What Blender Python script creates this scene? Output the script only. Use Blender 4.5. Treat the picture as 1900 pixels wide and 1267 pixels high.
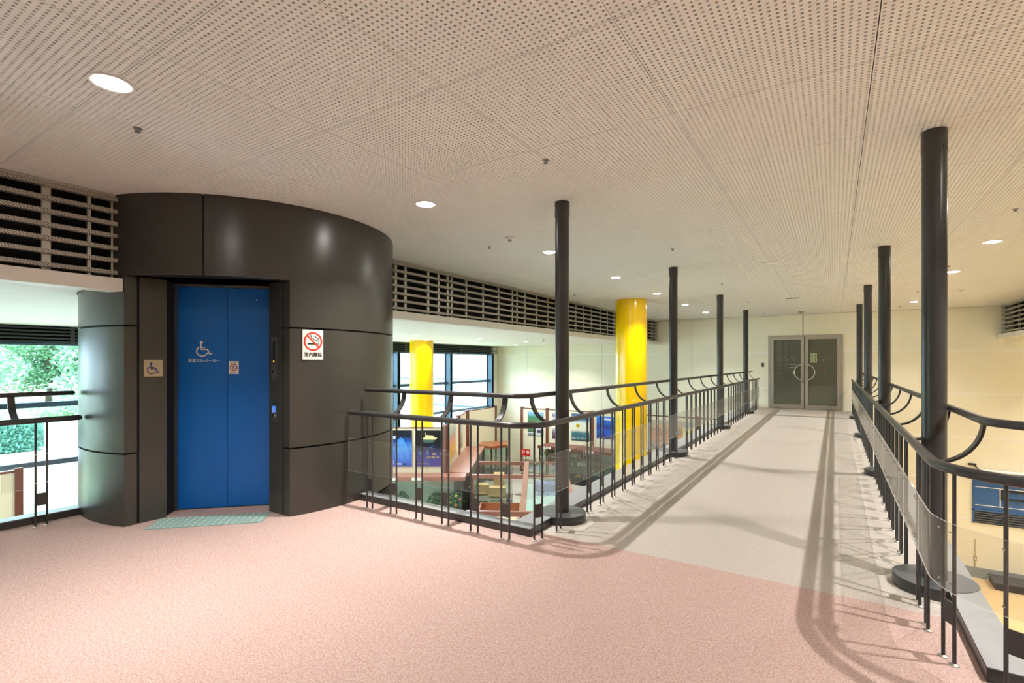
import bpy, bmesh, math, random
from math import sin, cos, pi, radians as R
from mathutils import Vector, Matrix

random.seed(7)
scene = bpy.context.scene
COL = scene.collection
for o in list(bpy.data.objects):
    bpy.data.objects.remove(o)

# ------------------------------------------------------------------ camera
cam_d = bpy.data.cameras.new('camera')
cam_d.sensor_width = 36.0
cam_d.lens = 932.03 / 1900 * 36
cam_d.shift_y = 38.42 / 1900
cam_d.clip_start = 0.05
cam_d.clip_end = 400
cam = bpy.data.objects.new('camera', cam_d)
cam.location = (0, 0, 1.4)
cam.rotation_euler = (R(90), 0, 0.5709)
COL.objects.link(cam)
scene.camera = cam

# ------------------------------------------------------------------ world, sun, exposure
SKY_STRENGTH = 9.0
SUN_STRENGTH = 14.0
DOWNLIGHT_W = 38.0
SIDE_DOWNLIGHT_W = 30.0
world = bpy.data.worlds.new('world')
scene.world = world
world.use_nodes = True
bg = world.node_tree.nodes['Background']
bg.inputs['Color'].default_value = (0.66, 0.85, 1.0, 1)
bg.inputs['Strength'].default_value = SKY_STRENGTH
sun_d = bpy.data.lights.new('sun', 'SUN')
sun_d.energy = SUN_STRENGTH
sun_d.angle = R(1.0)
sun_d.color = (1.0, 0.97, 0.9)
sun = bpy.data.objects.new('sun', sun_d)
sun.rotation_euler = Vector((-0.25, -0.5, -0.8)).to_track_quat('-Z', 'Y').to_euler()
sun.location = (0, 0, 30)
COL.objects.link(sun)
vs = scene.view_settings
vs.view_transform = 'Standard'
vs.look = 'None'
vs.exposure = 0.2
vs.gamma = 1.0
vs.use_curve_mapping = False

# ------------------------------------------------------------------ materials
def lin(c):
    return tuple(((v / 255) / 12.92 if v / 255 <= 0.04045 else ((v / 255 + 0.055) / 1.055) ** 2.4) for v in c)

def mat(name, c, rough=0.5, metal=0.0, noise=0.0, scale=8.0, bump=0.0, bscale=60.0, spec=0.5, coat=0.0):
    m = bpy.data.materials.new(name)
    m.use_nodes = True
    nt = m.node_tree
    b = nt.nodes['Principled BSDF']
    col = (*lin(c), 1)
    b.inputs['Base Color'].default_value = col
    b.inputs['Roughness'].default_value = rough
    b.inputs['Metallic'].default_value = metal
    b.inputs['Specular IOR Level'].default_value = spec
    b.inputs['Coat Weight'].default_value = coat
    b.inputs['Coat Roughness'].default_value = 0.08
    tc = nt.nodes.new('ShaderNodeTexCoord')
    if noise > 0:
        n = nt.nodes.new('ShaderNodeTexNoise')
        n.inputs['Scale'].default_value = scale
        n.inputs['Detail'].default_value = 4
        r = nt.nodes.new('ShaderNodeValToRGB')
        r.color_ramp.elements[0].position = 0.3
        r.color_ramp.elements[1].position = 0.7
        r.color_ramp.elements[0].color = tuple(v * (1 - noise) for v in col[:3]) + (1,)
        r.color_ramp.elements[1].color = tuple(min(1, v * (1 + noise)) for v in col[:3]) + (1,)
        nt.links.new(tc.outputs['Object'], n.inputs['Vector'])
        nt.links.new(n.outputs['Fac'], r.inputs['Fac'])
        nt.links.new(r.outputs['Color'], b.inputs['Base Color'])
    if bump > 0:
        n2 = nt.nodes.new('ShaderNodeTexNoise')
        n2.inputs['Scale'].default_value = bscale
        n2.inputs['Detail'].default_value = 3
        bp = nt.nodes.new('ShaderNodeBump')
        bp.inputs['Strength'].default_value = bump
        bp.inputs['Distance'].default_value = 0.01
        nt.links.new(tc.outputs['Object'], n2.inputs['Vector'])
        nt.links.new(n2.outputs['Fac'], bp.inputs['Height'])
        nt.links.new(bp.outputs['Normal'], b.inputs['Normal'])
    return m

def carpet(name, c1, c2, c3, scale=260):
    m = bpy.data.materials.new(name)
    m.use_nodes = True
    nt = m.node_tree
    b = nt.nodes['Principled BSDF']
    b.inputs['Roughness'].default_value = 0.95
    b.inputs['Specular IOR Level'].default_value = 0.15
    tc = nt.nodes.new('ShaderNodeTexCoord')
    n = nt.nodes.new('ShaderNodeTexNoise')
    n.inputs['Scale'].default_value = scale
    n.inputs['Detail'].default_value = 2
    n2 = nt.nodes.new('ShaderNodeTexNoise')
    n2.inputs['Scale'].default_value = scale * 0.22
    n2.inputs['Detail'].default_value = 2
    ad = nt.nodes.new('ShaderNodeMath'); ad.operation = 'MULTIPLY_ADD'
    ad.inputs[1].default_value = 0.3
    mu = nt.nodes.new('ShaderNodeMath'); mu.operation = 'MULTIPLY'; mu.inputs[1].default_value = 0.7
    r = nt.nodes.new('ShaderNodeValToRGB')
    e = r.color_ramp.elements
    e[0].position = 0.36; e[0].color = (*lin(c1), 1)
    e[1].position = 0.64; e[1].color = (*lin(c3), 1)
    k = e.new(0.5); k.color = (*lin(c2), 1)
    nt.links.new(tc.outputs['Object'], n.inputs['Vector'])
    nt.links.new(tc.outputs['Object'], n2.inputs['Vector'])
    nt.links.new(n.outputs['Fac'], mu.inputs[0])
    nt.links.new(n2.outputs['Fac'], ad.inputs[0])
    nt.links.new(mu.outputs[0], ad.inputs[2])
    nt.links.new(ad.outputs[0], r.inputs['Fac'])
    nt.links.new(r.outputs['Color'], b.inputs['Base Color'])
    bp = nt.nodes.new('ShaderNodeBump')
    bp.inputs['Strength'].default_value = 0.35
    bp.inputs['Distance'].default_value = 0.004
    nt.links.new(n.outputs['Fac'], bp.inputs['Height'])
    nt.links.new(bp.outputs['Normal'], b.inputs['Normal'])
    return m

def glassy(name, tint, haze=0.0, haze_col=(230, 228, 222), ior=1.45, rough=0.02):
    m = bpy.data.materials.new(name)
    m.use_nodes = True
    nt = m.node_tree
    for n in list(nt.nodes):
        nt.nodes.remove(n)
    out = nt.nodes.new('ShaderNodeOutputMaterial')
    tr = nt.nodes.new('ShaderNodeBsdfTransparent'); tr.inputs['Color'].default_value = (*tint, 1)
    gl = nt.nodes.new('ShaderNodeBsdfGlossy'); gl.inputs['Roughness'].default_value = rough
    fr = nt.nodes.new('ShaderNodeFresnel'); fr.inputs['IOR'].default_value = ior
    mx = nt.nodes.new('ShaderNodeMixShader')
    geo = nt.nodes.new('ShaderNodeNewGeometry')
    # a thin sheet reflects the same from both of its faces
    inv = nt.nodes.new('ShaderNodeMix'); inv.data_type = 'FLOAT'
    nt.links.new(geo.outputs['Backfacing'], inv.inputs[0])
    nt.links.new(fr.outputs[0], inv.inputs[2])
    inv.inputs[3].default_value = 0.0
    nt.links.new(inv.outputs[0], mx.inputs[0])
    nt.links.new(tr.outputs[0], mx.inputs[1])
    nt.links.new(gl.outputs[0], mx.inputs[2])
    last = mx
    if haze > 0:
        df = nt.nodes.new('ShaderNodeBsdfDiffuse'); df.inputs['Color'].default_value = (*lin(haze_col), 1)
        m2 = nt.nodes.new('ShaderNodeMixShader'); m2.inputs[0].default_value = haze
        nt.links.new(mx.outputs[0], m2.inputs[1]); nt.links.new(df.outputs[0], m2.inputs[2])
        last = m2
    nt.links.new(last.outputs[0], out.inputs['Surface'])
    return m

def emis(name, c, s):
    m = bpy.data.materials.new(name)
    m.use_nodes = True
    nt = m.node_tree
    b = nt.nodes['Principled BSDF']
    b.inputs['Base Color'].default_value = (*c, 1)
    b.inputs['Emission Color'].default_value = (*c, 1)
    b.inputs['Emission Strength'].default_value = s
    return m

M = {}
M['pink'] = carpet('pink_carpet', (154, 110, 103), (190, 162, 154), (215, 198, 190), 420)
M['beige'] = carpet('beige_carpet', (162, 154, 145), (189, 182, 174), (211, 205, 198), 420)
M['cream'] = carpet('cream_border_carpet', (204, 196, 184), (222, 215, 204), (238, 233, 224), 380)
M['tile'] = mat('perforated_board', (238, 236, 228), 0.8, noise=0.015, scale=2)
M['furring'] = mat('furring_board', (146, 136, 126), 0.9)
M['plenum'] = mat('dark_plenum', (58, 50, 44), 0.95)
M['soffit'] = mat('soffit_board', (240, 236, 228), 0.8, noise=0.02, scale=3)
M['dark'] = mat('dark_bronze_panel', (67, 65, 60), 0.3, metal=0.15, noise=0.06, scale=3, spec=0.5)
M['groove'] = mat('black_joint', (14, 13, 12), 0.8)
M['rail'] = mat('charcoal_paint', (62, 61, 61), 0.3, metal=0.1, noise=0.04, scale=20)
M['kerbtop'] = mat('grey_kerb_top', (150, 153, 157), 0.28, metal=0.1, noise=0.05, scale=5)
M['plinthtop'] = mat('dark_plinth_top', (84, 88, 92), 0.35, noise=0.05, scale=5)
M['blue'] = mat('blue_enamel', (0, 102, 190), 0.38, noise=0.04, scale=2)
M['yellow'] = mat('gloss_yellow', (252, 204, 0), 0.2, noise=0.03, scale=3, coat=0.4)
M['alu'] = mat('satin_aluminium', (190, 186, 176), 0.38, metal=0.75, noise=0.03, scale=10)
M['steel'] = mat('brushed_steel', (150, 146, 138), 0.3, metal=0.9)
M['chrome'] = mat('chrome', (215, 215, 212), 0.08, metal=1.0)
M['fascia'] = mat('white_fascia', (226, 222, 212), 0.5)
M['wall'] = mat('cream_wall_panel', (243, 239, 218), 0.7, noise=0.02, scale=1.5)
M['joint'] = mat('pale_metal_joint', (252, 252, 250), 0.35)
M['vjoint'] = mat('blue_grey_joint', (196, 204, 208), 0.4)
M['gjoint'] = mat('grey_joint', (150, 146, 134), 0.6)
M['white'] = mat('white_plastic', (238, 235, 228), 0.45)
M['black'] = mat('black_metal', (22, 22, 22), 0.45)
M['void'] = mat('louver_void', (16, 15, 14), 0.95)
M['bluegrey'] = mat('blue_grey_frame', (70, 92, 112), 0.35, metal=0.3)
M['darklouver'] = mat('dark_louver', (66, 68, 70), 0.5, metal=0.2)
M['mat'] = mat('teal_rubber', (138, 168, 160), 0.7, noise=0.06, scale=40)
M['matdot'] = mat('pale_teal_stud', (178, 200, 190), 0.6)
M['plate'] = mat('champagne_plate', (186, 172, 142), 0.35, metal=0.5)
M['navy'] = mat('navy_print', (22, 38, 130), 0.5)
M['red'] = mat('red_print', (214, 52, 36), 0.5)
M['signred'] = mat('sign_red', (225, 10, 14), 0.5)
M['ink'] = mat('black_print', (24, 22, 22), 0.6)
M['paper'] = mat('white_paper', (240, 238, 230), 0.6)
M['yprint'] = mat('yellow_print', (240, 214, 90), 0.6)
M['brown'] = mat('brown_wood', (112, 62, 48), 0.45, noise=0.12, scale=14)
M['brownlite'] = mat('rosewood_top', (158, 104, 88), 0.3, noise=0.07, scale=10)
M['orangewood'] = mat('orange_wood', (150, 84, 48), 0.3, noise=0.12, scale=9)
M['kraft'] = mat('kraft_board', (204, 170, 112), 0.75, noise=0.04, scale=8)
M['linen'] = mat('cream_linen', (233, 225, 198), 0.85, noise=0.03, scale=60)
M['fabric'] = mat('pale_grey_backing', (196, 198, 180), 0.8, noise=0.04, scale=12)
M['greyfloor'] = mat('grey_lower_floor', (168, 164, 156), 0.6, noise=0.06, scale=3)
M['tan'] = mat('tan_lower_floor', (222, 192, 142), 0.55, noise=0.05, scale=4)
M['skirt'] = mat('grey_blue_skirting', (150, 158, 162), 0.6, noise=0.05, scale=4)
M['bluewin'] = mat('blue_window_film', (42, 96, 158), 0.2, noise=0.08, scale=2)
M['paleblue'] = mat('pale_blue_lining', (196, 216, 222), 0.5, noise=0.05, scale=6)
M['glass'] = glassy('window_glass', (0.93, 0.97, 0.98))
M['doorglass'] = glassy('door_glass', (0.62, 0.63, 0.58), haze=0.32, haze_col=(160, 160, 140), ior=1.8)
M['caseglass'] = glassy('case_glass', (0.9, 0.96, 0.93), haze=0.03, haze_col=(190, 215, 205))
M['acrylicedge'] = glassy('acrylic_edge', (0.8, 0.82, 0.8), haze=0.6, haze_col=(214, 214, 208))
M['acrylic'] = glassy('acrylic_sheet', (0.965, 0.965, 0.955), haze=0.04, haze_col=(214, 208, 202), ior=1.4, rough=0.04)
M['lens'] = emis('downlight_lens', (1.0, 0.97, 0.92), 150)
M['lens_side'] = emis('side_downlight_lens', (1.0, 0.97, 0.92), 9)
M['led'] = emis('red_led', (1.0, 0.05, 0.04), 6)
M['amber'] = emis('amber_display', (1.0, 0.55, 0.05), 2.0)
M['bluelit'] = emis('blue_lit_button', (0.03, 0.18, 0.75), 0.6)
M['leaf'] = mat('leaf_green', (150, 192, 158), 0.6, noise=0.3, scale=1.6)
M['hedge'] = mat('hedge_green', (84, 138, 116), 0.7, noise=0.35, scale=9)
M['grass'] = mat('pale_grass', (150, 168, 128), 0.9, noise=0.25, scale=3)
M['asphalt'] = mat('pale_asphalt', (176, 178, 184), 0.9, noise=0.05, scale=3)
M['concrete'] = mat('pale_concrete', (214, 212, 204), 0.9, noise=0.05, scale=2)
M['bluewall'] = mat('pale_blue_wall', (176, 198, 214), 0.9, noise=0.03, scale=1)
M['bark'] = mat('bark', (98, 84, 70), 0.9, noise=0.2, scale=20)
M['green'] = mat('plant_green', (64, 96, 44), 0.6, noise=0.3, scale=20)
M['orange'] = mat('orange_fruit', (226, 130, 40), 0.5)
M['roomgrey'] = mat('vestibule_wall', (170, 166, 148), 0.8)

def perforated(name, c, dark, pitch, horiz, vert):
    """slat front with rows of small punched slots (fine print-scale relief)"""
    m = mat(name, c, 0.42, metal=0.4)
    nt = m.node_tree
    b = nt.nodes['Principled BSDF']
    tc = nt.nodes.new('ShaderNodeTexCoord')
    sp = nt.nodes.new('ShaderNodeSeparateXYZ')
    nt.links.new(tc.outputs['Object'], sp.inputs[0])
    def wave(out, k, ph):
        a = nt.nodes.new('ShaderNodeMath'); a.operation = 'MULTIPLY_ADD'
        a.inputs[1].default_value = k; a.inputs[2].default_value = ph
        nt.links.new(sp.outputs[out], a.inputs[0])
        s = nt.nodes.new('ShaderNodeMath'); s.operation = 'SINE'
        nt.links.new(a.outputs[0], s.inputs[0])
        return s
    w1 = wave(horiz, 2 * pi / pitch, 0)
    w2 = wave(vert, 2 * pi / 0.018, 0)
    mm = nt.nodes.new('ShaderNodeMath'); mm.operation = 'MULTIPLY'
    nt.links.new(w1.outputs[0], mm.inputs[0]); nt.links.new(w2.outputs[0], mm.inputs[1])
    gt = nt.nodes.new('ShaderNodeMath'); gt.operation = 'GREATER_THAN'; gt.inputs[1].default_value = 0.25
    nt.links.new(mm.outputs[0], gt.inputs[0])
    mx = nt.nodes.new('ShaderNodeMix'); mx.data_type = 'RGBA'
    mx.inputs['A'].default_value = (*lin(c), 1); mx.inputs['B'].default_value = (*lin(dark), 1)
    nt.links.new(gt.outputs[0], mx.inputs['Factor'])
    nt.links.new(mx.outputs['Result'], b.inputs['Base Color'])
    return m
M['slat'] = perforated('punched_slat', (186, 180, 168), (52, 48, 44), 0.016, 'Y', 'Z')

# ------------------------------------------------------------------ mesh helpers
class MB:
    def __init__(s):
        s.v = []; s.f = []; s.mi = []; s.cur = 0
    def add(s, vs, fs):
        n = len(s.v); s.v += [tuple(p) for p in vs]
        for f in fs:
            s.f.append(tuple(i + n for i in f)); s.mi.append(s.cur)
        return s
    def box(s, x0, x1, y0, y1, z0, z1):
        return s.add([(x0,y0,z0),(x1,y0,z0),(x1,y1,z0),(x0,y1,z0),(x0,y0,z1),(x1,y0,z1),(x1,y1,z1),(x0,y1,z1)],
                     [(0,3,2,1),(4,5,6,7),(0,1,5,4),(1,2,6,5),(2,3,7,6),(3,0,4,7)])
    def obox(s, o, a, b, c):
        o, a, b, c = map(Vector, (o, a, b, c))
        P = [o, o+a, o+a+b, o+b, o+c, o+a+c, o+a+b+c, o+b+c]
        return s.add(P, [(0,3,2,1),(4,5,6,7),(0,1,5,4),(1,2,6,5),(2,3,7,6),(3,0,4,7)])
    def prism(s, poly, z0, z1):
        n = len(poly)
        a = sum(poly[i][0]*poly[(i+1)%n][1]-poly[(i+1)%n][0]*poly[i][1] for i in range(n))
        if a < 0: poly = poly[::-1]
        vs = [(x,y,z0) for x,y in poly] + [(x,y,z1) for x,y in poly]
        fs = [tuple(range(n-1,-1,-1)), tuple(range(n,2*n))] + [(i,(i+1)%n,(i+1)%n+n,i+n) for i in range(n)]
        return s.add(vs, fs)
    def vprism(s, poly, y0, y1):
        """polygon in the local x/z plane, extruded from y0 (front) to y1"""
        n = len(poly)
        a = sum(poly[i][0]*poly[(i+1)%n][1]-poly[(i+1)%n][0]*poly[i][1] for i in range(n))
        if a < 0: poly = poly[::-1]
        vs = [(x,y0,z) for x,z in poly] + [(x,y1,z) for x,z in poly]
        fs = [tuple(range(n)), tuple(range(2*n-1,n-1,-1))] + [(i,i+n,(i+1)%n+n,(i+1)%n) for i in range(n)]
        return s.add(vs, fs)
    def cyl(s, x, y, z0, z1, r, n=24, r1=None):
        r1 = r if r1 is None else r1
        vs = [(x+r*cos(2*pi*i/n), y+r*sin(2*pi*i/n), z0) for i in range(n)] + [(x+r1*cos(2*pi*i/n), y+r1*sin(2*pi*i/n), z1) for i in range(n)]
        return s.add(vs, [tuple(range(n-1,-1,-1)), tuple(range(n,2*n))] + [(i,(i+1)%n,(i+1)%n+n,i+n) for i in range(n)])
    def lathe(s, prof, x=0, y=0, n=24):
        vs = []; fs = []; m = len(prof)
        for i in range(n):
            a = 2*pi*i/n
            vs += [(x+r*cos(a), y+r*sin(a), z) for r, z in prof]
        for i in range(n):
            j = (i+1) % n
            for k in range(m-1):
                fs.append((i*m+k, j*m+k, j*m+k+1, i*m+k+1))
        return s.add(vs, fs)
    def arcwall(s, cx, cy, r0, r1, a0, a1, z0, z1, n=None):
        n = n or max(2, int(abs(a1-a0) / R(3)))
        vs = []
        for i in range(n+1):
            a = a0 + (a1-a0)*i/n
            vs += [(cx+r0*cos(a),cy+r0*sin(a),z0),(cx+r1*cos(a),cy+r1*sin(a),z0),(cx+r1*cos(a),cy+r1*sin(a),z1),(cx+r0*cos(a),cy+r0*sin(a),z1)]
        fs = []
        for i in range(n):
            b = 4*i; c = b+4
            fs += [(b+1,c+1,c+2,b+2),(b+2,c+2,c+3,b+3),(b+3,c+3,c,b),(b,c,c+1,b+1)]
        fs += [(0,1,2,3),(4*n+3,4*n+2,4*n+1,4*n)]
        return s.add(vs, fs)
    def tube(s, pts, r, n=10, rounded=False, closed=False):
        pts = [Vector(p) for p in pts]
        if rounded:
            d0 = (pts[0]-pts[1]).normalized(); d1 = (pts[-1]-pts[-2]).normalized()
            pre = [(pts[0]+d0*r*t, r*math.sqrt(max(0.0, 1-t*t))) for t in (0.97, 0.8, 0.45)]
            post = [(pts[-1]+d1*r*t, r*math.sqrt(max(0.0, 1-t*t))) for t in (0.45, 0.8, 0.97)]
            ring = pre + [(p, r) for p in pts] + post
        else:
            ring = [(p, r) for p in pts]
        P = [p for p, _ in ring]; m = len(P); base = len(s.v)
        up = None; vs = []
        for i, (p, rr) in enumerate(ring):
            if closed: t = (P[(i+1) % m]-P[i-1]).normalized()
            else: t = (P[min(i+1, m-1)]-P[max(i-1, 0)]).normalized()
            if up is None:
                up = Vector((0,0,1)) if abs(t.z) < 0.9 else Vector((1,0,0))
            a = t.cross(up).normalized(); up = a.cross(t).normalized()
            vs += [tuple(p + a*rr*cos(2*pi*k/n) + up*rr*sin(2*pi*k/n)) for k in range(n)]
        fs = []
        for i in range(m if closed else m-1):
            j = (i+1) % m
            for k in range(n):
                l = (k+1) % n
                fs.append((i*n+k, j*n+k, j*n+l, i*n+l))
        if not closed:
            fs.append(tuple(range(n))); fs.append(tuple(range(m*n-1, (m-1)*n-1, -1)))
        s.add(vs, fs)
        return s
    def sphere(s, c, r, n=10, m=6, sz=1.0):
        vs = [(c[0],c[1],c[2]-r*sz)]; fs = []
        for j in range(1, m):
            b = -pi/2+pi*j/m
            vs += [(c[0]+r*cos(b)*cos(2*pi*i/n), c[1]+r*cos(b)*sin(2*pi*i/n), c[2]+r*sz*sin(b)) for i in range(n)]
        vs.append((c[0],c[1],c[2]+r*sz)); top = len(vs)-1
        for i in range(n):
            k = (i+1) % n
            fs.append((0, 1+k, 1+i))
            for j in range(m-2):
                fs.append((1+j*n+i, 1+j*n+k, 1+(j+1)*n+k, 1+(j+1)*n+i))
            fs.append((1+(m-2)*n+i, 1+(m-2)*n+k, top))
        return s.add(vs, fs)
    # flat marks in a local x/z plane facing -y
    def stroke(s, pts, w, y0, y1):
        for (x0,z0),(x1,z1) in zip(pts, pts[1:]):
            d = math.hypot(x1-x0, z1-z0); ux, uz = (x1-x0)/d, (z1-z0)/d; e = w*0.35
            a = (x0-ux*e, z0-uz*e); b = (x1+ux*e, z1+uz*e); px, pz = -uz*w/2, ux*w/2
            s.vprism([(a[0]+px,a[1]+pz),(a[0]-px,a[1]-pz),(b[0]-px,b[1]-pz),(b[0]+px,b[1]+pz)], y0, y1)
        return s
    def disc(s, x, z, r, y0, y1, n=24):
        return s.vprism([(x+r*cos(2*pi*i/n), z+r*sin(2*pi*i/n)) for i in range(n)], y0, y1)
    def ring(s, x, z, r0, r1, y0, y1, a0=0, a1=2*pi, n=36):
        for i in range(n):
            a = a0+(a1-a0)*i/n; b = a0+(a1-a0)*(i+1)/n
            s.vprism([(x+r0*cos(a),z+r0*sin(a)),(x+r1*cos(a),z+r1*sin(a)),(x+r1*cos(b),z+r1*sin(b)),(x+r0*cos(b),z+r0*sin(b))], y0, y1)
        return s

WL = {}   # world location of unrotated objects

def mesh_of(name, mb, mats, c=(0,0,0), sharp=35):
    me = bpy.data.meshes.new(name)
    me.from_pydata([(x-c[0], y-c[1], z-c[2]) for x,y,z in mb.v], [], mb.f)
    if not isinstance(mats, (list, tuple)): mats = [mats]
    for m in mats: me.materials.append(m)
    me.polygons.foreach_set('material_index', mb.mi)
    me.polygons.foreach_set('use_smooth', [True]*len(me.polygons))
    me.set_sharp_from_angle(angle=R(sharp))
    me.update()
    return me

def tag(o, label=None, cat=None, group=None, kind=None):
    if label: o['label'] = label
    if cat: o['category'] = cat
    if group: o['group'] = group
    if kind: o['kind'] = kind
    return o

def root(name, loc, rz=0, label=None, cat=None, group=None, kind=None):
    o = bpy.data.objects.new(name, None)
    o.empty_display_size = 0.1
    COL.objects.link(o)
    o.location = loc; o.rotation_euler = (0, 0, rz)
    WL[o.name] = Vector(loc)
    return tag(o, label, cat, group, kind)

def part(name, mb, m, parent=None, world=False, label=None, kind=None, base=False):
    """one mesh object; vertices in the parent's frame, or in world space for unrotated parents"""
    xs, ys, zs = zip(*mb.v)
    c = Vector(((min(xs)+max(xs))/2, (min(ys)+max(ys))/2, min(zs) if base else (min(zs)+max(zs))/2))
    o = bpy.data.objects.new(name, mesh_of(name, mb, m, c))
    COL.objects.link(o)
    if parent is not None:
        o.parent = parent
        o.location = c - WL[parent.name] if world else c
        WL[o.name] = c if world else WL[parent.name] + c
    else:
        o.location = c; WL[o.name] = c
    if label: o['label'] = label
    if kind: o['kind'] = kind
    return o

def solo(name, mb, m, label, cat, group=None, kind=None):
    o = part(name, mb, m, base=True)
    return tag(o, label, cat, group, kind)

def struct(name, mb, m, parent=None, world=True):
    o = part(name, mb, m, parent, world=world and parent is not None)
    if parent is None: o['kind'] = 'structure'
    return o

def inst(name, me, loc, parent=None, rz=0, rot=None, scale=None):
    """loc in the parent's frame"""
    o = bpy.data.objects.new(name, me)
    COL.objects.link(o)
    o.parent = parent
    o.location = loc
    o.rotation_euler = rot or (0, 0, rz)
    if scale: o.scale = scale
    WL[o.name] = (WL[parent.name] if parent else Vector((0,0,0))) + Vector(loc)
    return o

def text_mesh(s, size, depth=0.0008, bold=0.0, m=None, align='CENTER', vertical=False):
    cu = bpy.data.curves.new('lettering', 'FONT')
    cu.body = '\n'.join(s) if vertical else s
    cu.size = size; cu.extrude = depth; cu.offset = bold
    cu.align_x = align; cu.align_y = 'CENTER'; cu.resolution_u = 3
    if vertical: cu.space_line = 0.85
    ob = bpy.data.objects.new('lettering', cu)
    COL.objects.link(ob)
    dg = bpy.context.evaluated_depsgraph_get()
    me = bpy.data.meshes.new_from_object(ob.evaluated_get(dg))
    bpy.data.objects.remove(ob)
    me.name = 'lettering'
    me.materials.clear(); me.materials.append(m)
    return me

def lettering(s, size, m, parent, loc, rz=0, name='lettering', bold=0.0, vertical=False):
    return inst(name, text_mesh(s, size, bold=bold, m=m, vertical=vertical), loc, parent, rot=(R(90), 0, rz))

ORD = ['first','second','third','fourth','fifth','sixth','seventh','eighth','ninth','tenth','eleventh','twelfth']

# ================================================================== THE SETTING
CEIL = 2.83
YW = 17.3            # far wall
XL, XR = -5.148, 3.53   # louver walls either side
XWIN = -11.9
LOW_L, LOW_R = -2.9, -4.12
SOFF = 2.05
YB = -4.0

# --- platform and bridge floors
platform = [(-5.83,YB),(8,YB),(8,2.975),(0.56,2.975),(0.56,3.6),(-2.05,3.6),(-2.05,3.46),(-5.83,3.46)]
b = MB(); b.prism(platform, -0.02, 0.0)
fl = struct('floor', b, M['pink'])
b = MB(); b.box(-2.05, 0.56, 3.6, YW, -0.02, 0.0)
br = struct('floor_bridge', b, M['beige'])
b = MB(); b.prism(platform, -0.5, -0.02); b.box(-2.27, 0.72, 3.6, YW, -0.5, -0.02)
b.box(-5.98, -5.83, YB, 3.46, -0.5, -0.02); b.box(-4.0, -2.05, 3.46, 3.58, -0.5, -0.02); b.box(0.56, 8, 2.975, 3.1, -0.5, -0.02)
struct('floor_slab', b, M['dark'])

def kerb(name, boxes):
    r = root(name, (boxes[0][0], boxes[0][2], 0), kind='structure')
    for x0, x1, y0, y1 in boxes:
        b = MB(); b.box(x0, x1, y0, y1, -0.02, 0.060); part('kerb', b, M['rail'], r, world=True)
        b = MB(); b.box(x0+0.002, x1-0.002, y0+0.002, y1-0.002, 0.060, 0.065); part('kerb_cap', b, M['kerbtop'], r, world=True)
kerb('trim_1', [(-4.06,-2.05,3.46,3.58), (-2.27,-2.05,3.58,YW-0.02)])
kerb('trim_2', [(0.56,0.72,2.975,YW-0.02), (0.72,8,2.975,3.12)])
kerb('trim_3', [(-5.98,-5.83,YB,1.76)])

# --- lower halls
b = MB(); b.box(XWIN-0.2, -1.2, YB, YW, LOW_L-0.1, LOW_L)
lf = struct('floor_lower_gallery', b, M['greyfloor'])
b = MB(); b.cyl(-8.6, 13.87, LOW_L, LOW_L+0.006, 0.17, 28)
part('floor_hatch', b, M['steel'], lf, world=True)
b = MB(); b.box(-1.2, 8, YB, YW, LOW_R-0.1, LOW_R)
struct('floor_lower_hall', b, M['tan'])
b = MB(); b.box(-1.25, -1.15, YB, YW, LOW_R, -0.5)
struct('wall_under_bridge', b, M['wall'])

# --- outer shell
b = MB(); b.box(XWIN-0.4, 8.2, YB-0.2, YW+3.2, 3.0, 3.2); struct('roof', b, M['concrete'])
b = MB(); b.box(XWIN-0.2, 8.2, YB-0.2, YB, LOW_R, 3.0); struct('wall_back', b, M['wall'])
b = MB(); b.box(8.0, 8.2, YB, YW+0.2, LOW_R, 3.0); struct('wall_right', b, M['wall'])
b = MB(); b.box(XWIN-0.35, XWIN-0.1, YB, YW+0.2, SOFF, 3.0); struct('wall_left', b, M['concrete'])

# --- far wall: panels with pale metal joints, a door opening and a window opening
wall = root('wall_far', (0, YW, 0), kind='structure')
b = MB()
for x0,x1,z0,z1 in ((-12.1,-1.72,LOW_R,3.0),(0.21,8.2,LOW_R,3.0),(-1.72,0.21,2.21,3.0),(-1.72,0.21,LOW_R,0.0)):
    b.box(x0,x1,YW+0.02,YW+0.2,z0,z1)
part('backing', b, M['joint'], wall, world=True)
zs = [2.83,1.70,0.585,-0.545,-1.675,-2.66,LOW_R]
xs = [-0.793+3.2*k for k in range(-4,4)]
xs = [x for x in xs if -11.9 < x < 8]
xs = [-11.9]+xs+[8.0]
openings = [(-1.72,0.21,0.0,2.21),(2.98,5.2,-2.72,-1.40)]
for i in range(len(xs)-1):
    for j in range(len(zs)-1):
        x0,x1,z1,z0 = xs[i]+0.006, xs[i+1]-0.006, zs[j]-0.009, zs[j+1]+0.009
        rects = [(x0,x1,z0,z1)]
        for ox0,ox1,oz0,oz1 in openings:
            new = []
            for a0,a1,c0,c1 in rects:
                if a1<=ox0 or a0>=ox1 or c1<=oz0 or c0>=oz1: new.append((a0,a1,c0,c1)); continue
                if a0<ox0: new.append((a0,ox0,c0,c1))
                if a1>ox1: new.append((ox1,a1,c0,c1))
                m0,m1 = max(a0,ox0),min(a1,ox1)
                if c0<oz0: new.append((m0,m1,c0,oz0))
                if c1>oz1: new.append((m0,m1,oz1,c1))
            rects = new
        if not rects: continue
        b = MB()
        for a0,a1,c0,c1 in rects: b.box(a0,a1,YW,YW+0.025,c0,c1)
        part('wall_panel', b, M['wall'], wall, world=True)
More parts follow.
